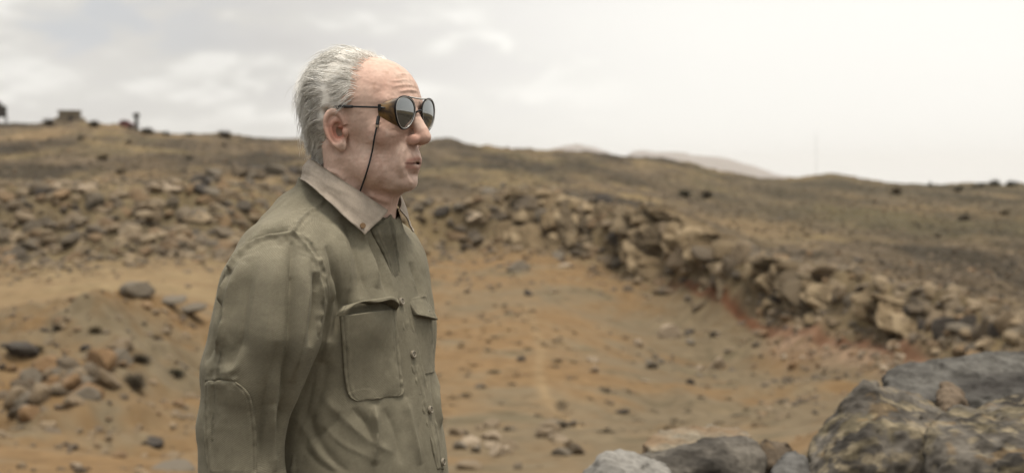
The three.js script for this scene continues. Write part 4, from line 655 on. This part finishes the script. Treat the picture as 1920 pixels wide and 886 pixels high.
const shirtSDF = (x, y, z) => {
  const dx = x - TORSO.x, dz = z - TORSO.z, f = dx * tc + dz * ts, r = -dx * ts + dz * tc, ra = Math.abs(r);
  let d = trunk(f, y, r);
  d = smin(d, cap(f, y, ra, -0.022, 1.505, 0.06, 0.010, 1.450, 0.140, 0.046, 0.05), 0.035);
  d = smin(d, cap(f, y, ra, 0.03, 1.36, 0.06, 0.026, 1.41, 0.085, 0.085, 0.072), 0.06);           // chest
  const a = armR(x, y, z), b = armL(x, y, z), k = lerp(0.008, 0.05, sstep(1.36, 1.46, y));
  d = smin(d, a, k); d = smin(d, b, 0.03);
  const hx = x - HEAD.x, hz = z - HEAD.z, hf = (hx * hc + hz * hs) * 1000, hr = (-hx * hs + hz * hc) * 1000, hu = (y - HEAD.y) * 1000;
  d = smin(d, Math.max(cap(hf, hu, hr, -20, -90, 0, -24, -150, 0, 66, 84), hu + 88 + 0.46 * (hf + 20)) / 1000, 0.02);
  return smax(d, -cap(hf, hu, hr, -18, -60, 0, -14, -140 + 10, 0, 66, 66) / 1000, 0.004);             // neck opening
};
// cotton twill: fine diagonal ribs, slubs and faded patches, one tile is 12 cm
const TWILL = [0, 1].map((q) => {
  const n = 512, d = new Uint8Array(n * n * 4);
  for (let y = 0; y < n; y++) for (let x = 0; x < n; x++) {
    const a = (x + y) / n * Math.PI * 2 * 48, rib = Math.sin(a), sl = hash(x >> 3, y, 5) - 0.5, sv = hash(x, y >> 3, 9) - 0.5, g = hash(x, y, 3) - 0.5, f = fbm(x / n * 9, y / n * 9, 2, 2) * sstep(0, 40, Math.min(x, y, n - x, n - y));
    const v = q ? 128 + 60 * rib + 55 * sl + 45 * sv : 225 + 8 * rib + 20 * sl + 16 * sv + 14 * g + 14 * f, i = (y * n + x) * 4; d[i] = d[i + 1] = d[i + 2] = clamp(v, 0, 255); d[i + 3] = 255;
  }
  const t = new THREE.DataTexture(d, n, n); t.wrapS = t.wrapT = THREE.RepeatWrapping; t.magFilter = t.minFilter = THREE.LinearFilter; if (!q) t.colorSpace = THREE.SRGBColorSpace; t.needsUpdate = true; return t;
});
function weaveUV(g) { const p = g.attributes.position, n = p.count, u = new Float32Array(n * 2); for (let i = 0; i < n; i++) { const x = p.getX(i), z = p.getZ(i), f = x * tc + z * ts, r = -x * ts + z * tc; u[2 * i] = Math.atan2(f, r) * 0.17 / 0.12; u[2 * i + 1] = p.getY(i) / 0.12; } g.setAttribute('uv', new THREE.BufferAttribute(u, 2)); return g; }
const SH = mesh('shirt', new THREE.BufferGeometry(), vcol(0.92, { map: TWILL[0], bumpMap: TWILL[1], bumpScale: 0.0005, sheen: 0.25, sheenRoughness: 0.6, sheenColor: new THREE.Color(0.6, 0.55, 0.45), specularIntensity: 0.3 }), man);
const cr = (pts, amp, w, o) => crease(shirtSDF, pts, w >= 0.007 ? amp * 2.3 : amp * 1.25, w, { crisp: w >= 0.0035 && !o?.pucker, ...o });
const FOLDS = [
  // seams
  cr([[548, 438], [572, 458], [590, 490], [602, 530], [606, 580], [601, 622]], -0.0022, 0.003, { flat: true, pucker: 0.0022 }), cr([[558, 432], [584, 456], [602, 490], [613, 530], [616, 580]], -0.0011, 0.0022, { pucker: 0.0013 }),
  cr([[548, 438], [524, 439], [500, 445], [474, 457], [452, 474], [432, 500]], -0.0056, 0.0042, { flat: true, pucker: 0.0015 }), cr([[548, 430], [520, 431], [496, 437], [466, 452], [444, 472]], 0.0036, 0.007),
  cr([[548, 436], [560, 418], [580, 396], [604, 380], [628, 366]], -0.0020, 0.0028, { flat: true, pucker: 0.0013 }), cr([[556, 440], [570, 421], [590, 402], [612, 388]], -0.0008, 0.002),
  cr([[440, 711], [420, 709], [396, 711], [384, 713]], -0.0018, 0.0026, { flat: true, pucker: 0.0013 }), cr([[400, 890], [398, 800], [402, 740], [410, 680], [420, 630], [428, 580]], -0.0013, 0.0026, { pucker: 0.0009 }),
  // sleeve drape
  cr([[546, 446], [549, 520], [546, 610], [540, 690], [528, 780], [518, 860]], 0.0062, 0.010), cr([[568, 480], [572, 560], [562, 640], [545, 720]], -0.0045, 0.012), cr([[590, 510], [594, 570], [580, 650]], 0.0048, 0.010),
  cr([[520, 460], [505, 560], [500, 660], [505, 760]], -0.0026, 0.014), cr([[480, 480], [458, 560], [448, 640], [430, 690]], 0.0040, 0.012), cr([[455, 490], [430, 560], [418, 620], [404, 660]], -0.0052, 0.010), cr([[432, 505], [412, 545], [408, 590], [420, 610]], 0.0055, 0.009), cr([[425, 500], [422, 540], [412, 575]], -0.0055, 0.007), cr([[412, 600], [398, 650], [384, 680]], 0.0018, 0.010),
  cr([[520, 640], [500, 730], [490, 800], [492, 880]], 0.0036, 0.013), cr([[450, 650], [440, 690], [410, 700]], -0.0025, 0.010), cr([[516, 760], [512, 830], [516, 886]], -0.004, 0.008),
  // front drape
  cr([[640, 405], [664, 450], [676, 500], [680, 560]], 0.0040, 0.012), cr([[618, 420], [644, 470], [652, 520], [650, 570]], -0.0042, 0.011), cr([[612, 460], [632, 520], [634, 570], [620, 640]], 0.0050, 0.010), cr([[668, 420], [694, 470], [706, 540]], -0.0035, 0.011), cr([[684, 440], [708, 490], [730, 560]], 0.0036, 0.010), cr([[625, 520], [622, 600], [606, 680]], -0.0048, 0.008), cr([[700, 440], [722, 500], [738, 545]], -0.002, 0.006),
  cr([[612, 640], [606, 720], [580, 800], [560, 880]], 0.00204, 0.012), cr([[570, 720], [580, 790], [620, 860], [660, 890]], 0.0016, 0.008), cr([[555, 780], [590, 840], [640, 890]], -0.00144, 0.007), cr([[600, 740], [650, 790], [700, 830], [740, 850]], -0.0013, 0.007), cr([[660, 765], [690, 800], [706, 860]], 0.0021, 0.0075), cr([[700, 760], [704, 810], [700, 870]], -0.0048, 0.007), cr([[720, 765], [740, 810], [752, 870]], 0.0015, 0.008), cr([[760, 745], [772, 800], [790, 870]], -0.0030, 0.010), cr([[640, 770], [620, 800], [570, 830]], 0.0015, 0.01),
  ...[[[548, 445], [551, 520], [550, 600], [546, 660]], [[574, 500], [568, 580], [552, 680]], [[536, 690], [522, 780], [514, 870]], [[512, 700], [500, 790], [496, 880]], [[470, 470], [446, 540], [430, 610]], [[500, 460], [478, 540], [462, 640]], [[656, 440], [676, 490], [690, 550]], [[628, 470], [640, 520], [640, 575]], [[712, 470], [730, 530]], [[700, 752], [702, 800], [698, 850]], [[590, 700], [576, 760], [556, 820]], [[600, 790], [640, 830], [700, 860]], [[560, 830], [600, 870], [640, 890]], [[770, 520], [784, 550]], [[806, 700], [812, 760], [822, 810]]].map((q, i) => cr(q, (i % 2 ? -1 : 1) * 0.0014, 0.0036)),
  cr([[548, 850], [546, 870], [544, 895]], -0.0012, 0.002, { pucker: 0.0007 }), cr([[820, 700], [818, 760], [826, 800]], -0.0030, 0.012), cr([[770, 490], [785, 530], [790, 560]], 0.0026, 0.010),
];
const shirtDisp = (x, y, z) => raise(FOLDS, x, y, z) + 0.0014 * fbm(x * 17, y * 8, z * 17, 3) + 0.0036 * (0.4 - Math.abs(noise(x * 15 + y * 4, y * 4.2, z * 15 - y * 3))) + 0.0016 * (0.4 - Math.abs(noise(x * 34 - y * 9, y * 13, z * 34 + 7))) + 0.0006 * fbm(x * 70, y * 34, z * 70, 2);
const shirtAt = (px, py, lift = 0) => { const p = touch(shirtSDF, px, py), n = gradOf(shirtSDF, p, 0.006); return [p.clone().addScaledVector(n, shirtDisp(p.x, p.y, p.z) + lift), n]; };
const CLOTH = C(0.238, 0.215, 0.154);
const cloth = (x, y, z, k0 = 1) => { const k = k0 * (1 + 0.10 * fbm(x * 14, y * 14, z * 14, 3) + 0.08 * noise(x * 420, y * 420, z * 420)); return [CLOTH[0] * k, CLOTH[1] * k, CLOTH[2] * k]; };
{
  const g = skin(shirtSDF, V3(TORSO.x - 0.30, 0.93, TORSO.z - 0.36), V3(TORSO.x + 0.26, 1.60, TORSO.z + 0.36), 0.0028);
  displace(g, shirtDisp);
  const seams = FOLDS.filter((c) => c.pucker).map((c) => ({ ...c, amp: 1, width: 0.009, pucker: 0 }));
  const lines = FOLDS.filter((c) => c.pucker).map((c) => ({ ...c, amp: 1, width: 0.0026, pucker: 0 }));
  paint(g, (x, y, z) => { const w = Math.min(1, raise(seams, x, y, z)), l = Math.min(1, raise(lines, x, y, z)); return cloth(x, y, z, 1 + 0.12 * w + 0.26 * w * noise(x * 190, y * 190, z * 190) - 0.38 * l); });
  SH.geometry = weaveUV(settle(g));
}
// sewn-on pieces that follow the cloth beneath them
function piece(name, left, right, lift, o = {}) {              // left and right edges as lines of points; rows run between them
  const NV = o.nv ?? 40, NU = o.nu ?? 30, Lc = new THREE.SplineCurve(left.map((q) => new THREE.Vector2(...q))), Rc = new THREE.SplineCurve(right.map((q) => new THREE.Vector2(...q))), P = [], K = [], I = [], n = (NU + 1) * (NV + 1);
  for (let s = 0; s < 2; s++) for (let v = 0; v <= NV; v++) { const a = Lc.getPoint(v / NV), b = Rc.getPoint(v / NV);
    for (let u = 0; u <= NU; u++) {
      const t = u / NU, w = v / NV, px = lerp(a.x, b.x, t), py = lerp(a.y, b.y, t) + (o.bend ? o.bend(t, w) : 0), ed = Math.min(t, 1 - t) * (o.wide ?? 100), ev = (o.openTop ? 1 - w : Math.min(w, 1 - w)) * (o.tall ?? 130), e = Math.min(ed, ev);
      const [p0, nn] = shirtAt(px, py); let h = s ? -0.001 : lift * (0.35 + 0.65 * sstep(0, 3, e));
      if (!s) { const st = Math.exp(-(((e - 6.5) / 1.6) ** 2)); h -= 0.0007 * st; if (e < 16) h += 0.0015 * noise(p0.x * 150, p0.y * 150, p0.z * 140) * (1 - e / 16); if (o.shape) h += o.shape(t, w); else h += 0.0016 * fbm(p0.x * 26, p0.y * 18, p0.z * 26, 2); }
      const p = p0.addScaledVector(nn, h); P.push(p.x, p.y, p.z); K.push(...cloth(p.x, p.y, p.z, (o.tone ?? 1) * (1 + (e < 14 ? 0.08 + 0.2 * noise(p.x * 170, p.y * 200, p.z * 200) : 0) - 0.3 * Math.exp(-(((e - 7) / 1.5) ** 2)) - 0.25 * Math.exp(-((e / 1.2) ** 2)))));
    } }
  for (let v = 0; v < NV; v++) for (let u = 0; u < NU; u++) { const a = v * (NU + 1) + u, b = a + NU + 1; I.push(a, b, a + 1, a + 1, b, b + 1, n + a, n + a + 1, n + b, n + a + 1, n + b + 1, n + b); }
  for (let v = 0; v < NV; v++) for (const u of [0, NU]) { const a = v * (NU + 1) + u, b = a + NU + 1; I.push(...(u ? [a, b, n + a, b, n + b, n + a] : [a, n + a, b, b, n + a, n + b])); }
  for (let u = 0; u < NU; u++) for (const v of [0, NV]) { const a = v * (NU + 1) + u; I.push(...(v ? [a, n + a, a + 1, a + 1, n + a, n + a + 1] : [a, a + 1, n + a, a + 1, n + a + 1, n + a])); }
  const g = new THREE.BufferGeometry(); g.setAttribute('position', new THREE.Float32BufferAttribute(P, 3)); g.setAttribute('color', new THREE.Float32BufferAttribute(K, 3)); g.setIndex(I); g.computeVertexNormals();
  return mesh(name, weaveUV(settle(g)), SH.material, SH);
}
piece('pocket', [[634, 592], [640, 640], [644, 700], [649, 730], [656, 745], [668, 752]], [[742, 580], [748, 640], [754, 700], [757, 728], [755, 738], [748, 742]], 0.0018, { nv: 60, nu: 44, openTop: true, shape: (u, v) => 0.010 * Math.sin(Math.PI * u) * (1 - sstep(0, 0.3, v)) + 0.0012 * Math.sin(u * 9 + v * 4) });
piece('pocket_flap', [[640, 574], [632, 583], [628, 592]], [[736, 557], [741, 567], [744, 580]], 0.003, { nv: 14, nu: 44, tall: 60, bend: (u, v) => -15 * v * Math.sin(Math.PI * u ** 0.85) + 3 * v * Math.sin(u * 14) - 3 * Math.sin(Math.PI * u), shape: (u, v) => sstep(0, 0.6, v) * (0.015 * sstep(0.1, 0.5, u) * sstep(1, 0.9, u) + 0.003 + 0.004 * Math.sin(u * 11)) });
piece('pocket', [[768, 588], [776, 640], [784, 690], [792, 704]], [[806, 590], [811, 640], [815, 680], [814, 698]], 0.0018, { nv: 40, nu: 20, wide: 80, openTop: true });
piece('pocket_flap', [[764, 560], [768, 575], [774, 592]], [[797, 553], [804, 575], [810, 600]], 0.003, { nv: 18, nu: 18, wide: 70, tall: 50, shape: (u, v) => 0.009 * v * v });
piece('elbow_patch', [[386, 713], [382, 760], [382, 820], [390, 890]], [[436, 711], [468, 740], [478, 800], [481, 890]], 0.0014, { nv: 50, nu: 34, openTop: false, wide: 110, tall: 200 });
piece('neck_shade', [[694, 430], [704, 452], [722, 486], [738, 530]], [[734, 402], [741, 440], [747, 480], [751, 524]], 0.0022, { nv: 40, nu: 20, wide: 40, tall: 160, tone: 0.62 });  // darker strip: the shade under the collar painted into the cloth colour
piece('placket', [[734, 520], [741, 556], [754, 620], [768, 680], [784, 740], [800, 800], [818, 880]], [[754, 512], [764, 556], [777, 620], [792, 680], [806, 740], [819, 800], [832, 880]], 0.0026, { nv: 90, nu: 12, wide: 26, tall: 900 });
for (const [px, py] of [[749, 566], [772, 664], [803, 768], [826, 866], [704, 608], [797, 588]]) {
  const [p, n] = shirtAt(px, py, 0.0055), b = new THREE.CylinderGeometry(0.0058, 0.0062, 0.0022, 20), h = []; h.push(b, new THREE.TorusGeometry(0.0046, 0.0009, 6, 20).rotateX(Math.PI / 2).translate(0, 0.0012, 0));
  const q = new THREE.Quaternion().setFromUnitVectors(V3(0, 1, 0), n), g = mergeGeometries(h).applyQuaternion(q).translate(p.x, p.y, p.z), m = mesh('button', settle(g), std(0.22, 0.19, 0.14, 0.35), SH);
  const hole = []; for (const s of [-1, 1]) hole.push(new THREE.CylinderGeometry(0.0007, 0.0007, 0.003, 6).translate(s * 0.0014, 0.0006, 0)); mesh('thread', settle(mergeGeometries(hole).applyQuaternion(q).translate(p.x, p.y, p.z)), std(0.06, 0.05, 0.035, 0.9), m);
}
// collar: a stand and a fall around the neck, buttoned down
{
  const topRow = curve([560, 583, 600, 640, 680, 710, 732, 760], [296, 300, 312, 338, 363, 383, 398, 412]), lowRow = curve([550, 574, 598, 625, 650, 668, 684, 720], [332, 342, 362, 386, 410, 425, 440, 476]);
  const ring = (a, f0, A, Bk, Rr, row, lo, hi) => {             // a ring about the neck whose near side follows the seen edge
    const c = Math.cos(a), s = Math.sin(a), f = f0 + (c > 0 ? A : Bk) * c, r = Rr * s; let u0 = lo, u1 = hi;
    for (let i = 0; i < 30; i++) { const u = (u0 + u1) / 2, p = hw(f, u, r), px = CX + p.x * F / -p.z, py = HY + (CAMY - p.y) * F / -p.z; if (py > row(px)) u0 = u; else u1 = u; }
    return [f, (u0 + u1) / 2, r];
  };
  const rows = [], NR = 70;
  for (let i = 0; i <= NR; i++) {
    const aT = lerp(0.24, Math.PI, i / NR), aL = lerp(0.86, Math.PI, i / NR), k = Math.min(1, 2.35 / aT), k2 = Math.min(1, 2.35 / aL);
    const T = ring(Math.min(aT, 2.35), -18, 76, 70, 72, topRow, -170, -20), L = ring(Math.min(aL, 2.35), -18, 102, 80, 92, lowRow, -190, -40);
    if (aT > 2.35) { T[0] = -18 + 70 * Math.cos(aT); T[2] = 72 * Math.sin(aT); } if (aL > 2.35) { L[0] = -18 + 80 * Math.cos(aL); L[2] = 92 * Math.sin(aL); }
    rows.push([T, L, lerp(aT, aL, 0.5)]);
  }
  const build = (sgn) => {
    const P = [], K = [], I = [], NU = 70, NV = 16, n = (NU + 1) * (NV + 1);
    for (let s = 0; s < 2; s++) for (let j = 0; j <= NV; j++) for (let i = 0; i <= NU; i++) {
      const [T, L, a] = rows[i], v = j / NV, roll = Math.sin(Math.PI * Math.min(1, v * 1.3)) * 5;
      let f = lerp(T[0], L[0], v), u = lerp(T[1], L[1], v), r = lerp(T[2], L[2], v); const c = Math.cos(a), sn = Math.sin(a), push = roll * 0.8 + (s ? -2.2 : 0) + 2.4 * fbm(i * 0.10, j * 0.22, 5, 3) * (s ? 0.5 : 1) - 0.9 * Math.exp(-(((v - 0.88) / 0.03) ** 2)) - 0.9 * Math.exp(-(((i / NU - 0.035) / 0.012) ** 2)) + 1.3 * noise(i * 0.9, j * 0.3, 2) * Math.exp(-(((v - 0.93) / 0.08) ** 2));
      f += c * push; r += sn * push; if (v < 0.06) u += 1.2; r *= sgn; const p = hw(f, u, r); P.push(p.x, p.y, p.z);
      const e = Math.min(v, 1 - v, i / NU * 3), t = 1 - 0.10 * Math.exp(-(((e - 0.09) / 0.025) ** 2)) + 0.16 * fbm(i * 0.2, j * 0.6, 1, 3) + (v > 0.9 ? 0.06 : 0); K.push(0.50 * t, 0.425 * t, 0.345 * t);
    }
    for (let j = 0; j < NV; j++) for (let i = 0; i < NU; i++) { const a = j * (NU + 1) + i, b = a + NU + 1, f = sgn > 0, add = (x, y, z) => I.push(x, f ? y : z, f ? z : y); add(a, a + 1, b); add(a + 1, b + 1, b); add(n + a, n + b, n + a + 1); add(n + a + 1, n + b, n + b + 1); }
    for (let i = 0; i < NU; i++) for (const j of [0, NV]) { const a = j * (NU + 1) + i; I.push(a, a + 1, n + a, a + 1, n + a + 1, n + a); }
    for (let j = 0; j < NV; j++) { const a = j * (NU + 1), b = a + NU + 1; I.push(a, b, n + a, b, n + b, n + a); }
    const g = new THREE.BufferGeometry(); g.setAttribute('position', new THREE.Float32BufferAttribute(P, 3)); g.setAttribute('color', new THREE.Float32BufferAttribute(K, 3)); g.setIndex(I); g.computeVertexNormals(); return g;
  };
  const co = mesh('collar', weaveUV(settle(mergeGeometries([build(1), build(-1)]))), vcol(0.9, { specularIntensity: 0.3, map: TWILL[0], bumpMap: TWILL[1], bumpScale: 0.0006 }), SH); co.userData.label = 'faded beige buttoned-down shirt collar';
  const [T0, L0, a0] = rows[3], q0 = hw(lerp(T0[0], L0[0], 0.86) + 5 * Math.cos(a0), lerp(T0[1], L0[1], 0.86), lerp(T0[2], L0[2], 0.86) + 5 * Math.sin(a0)), nb = V3(hc * Math.cos(a0) - hs * Math.sin(a0), 0.25, hs * Math.cos(a0) + hc * Math.sin(a0)).normalize();
  const bt = new THREE.CylinderGeometry(0.0042, 0.0046, 0.0022, 16).applyQuaternion(new THREE.Quaternion().setFromUnitVectors(V3(0, 1, 0), nb)).translate(q0.x, q0.y, q0.z); mesh('button', settle(bt), std(0.16, 0.09, 0.035, 0.35), co);
}
// trousers and boots, below the frame
{
  const leg = (s) => [[0.0, 0.95, 0.10 * s, 0.105], [0.012, 0.52, 0.115 * s, 0.078], [0.0, 0.12, 0.125 * s, 0.065]].map((q) => [tw(q[0], q[1], q[2]), q[3]]), A = leg(1), B = leg(-1);
  const sdf = (x, y, z) => { const dx = x - TORSO.x, dz = z - TORSO.z, f = dx * tc + dz * ts, r = -dx * ts + dz * tc; let d = ell(f - 0.008, y - 0.95, r, 0.15, 0.13, 0.188); d = smin(d, limb(A, x, y, z), 0.04); d = smin(d, limb(B, x, y, z), 0.04); return Math.max(d, 0.06 - y, y - 1.0); };
  const g = skin(sdf, V3(TORSO.x - 0.28, 0.03, TORSO.z - 0.28), V3(TORSO.x + 0.28, 1.04, TORSO.z + 0.28), 0.009); displace(g, (x, y, z) => 0.004 * fbm(x * 18, y * 9, z * 18, 3)); mesh('trousers', settle(g), std(0.11, 0.095, 0.07, 0.95), man);
  for (const s of [1, -1]) {
    const bs = (x, y, z) => { const dx = x - TORSO.x, dz = z - TORSO.z, f = dx * tc + dz * ts, r = -dx * ts + dz * tc - 0.125 * s; let d = cap(f, y, r, -0.005, 0.16, 0, -0.01, 0.06, 0, 0.052, 0.05); d = smin(d, ell(f - 0.07, y - 0.04, r, 0.135, 0.055, 0.05), 0.04); return Math.max(d, 0.004 - y, y - 0.17); };
    const c = tw(0.06, 0, 0.125 * s), b = skin(bs, V3(c.x - 0.22, -0.02, c.z - 0.22), V3(c.x + 0.22, 0.2, c.z + 0.22), 0.007); mesh('boot', settle(b), std(0.09, 0.055, 0.03, 0.6), man);
  }
}
scene.fog = new THREE.FogExp2(0xe6e2dc, 0.00007);
renderer.render(scene, camera);
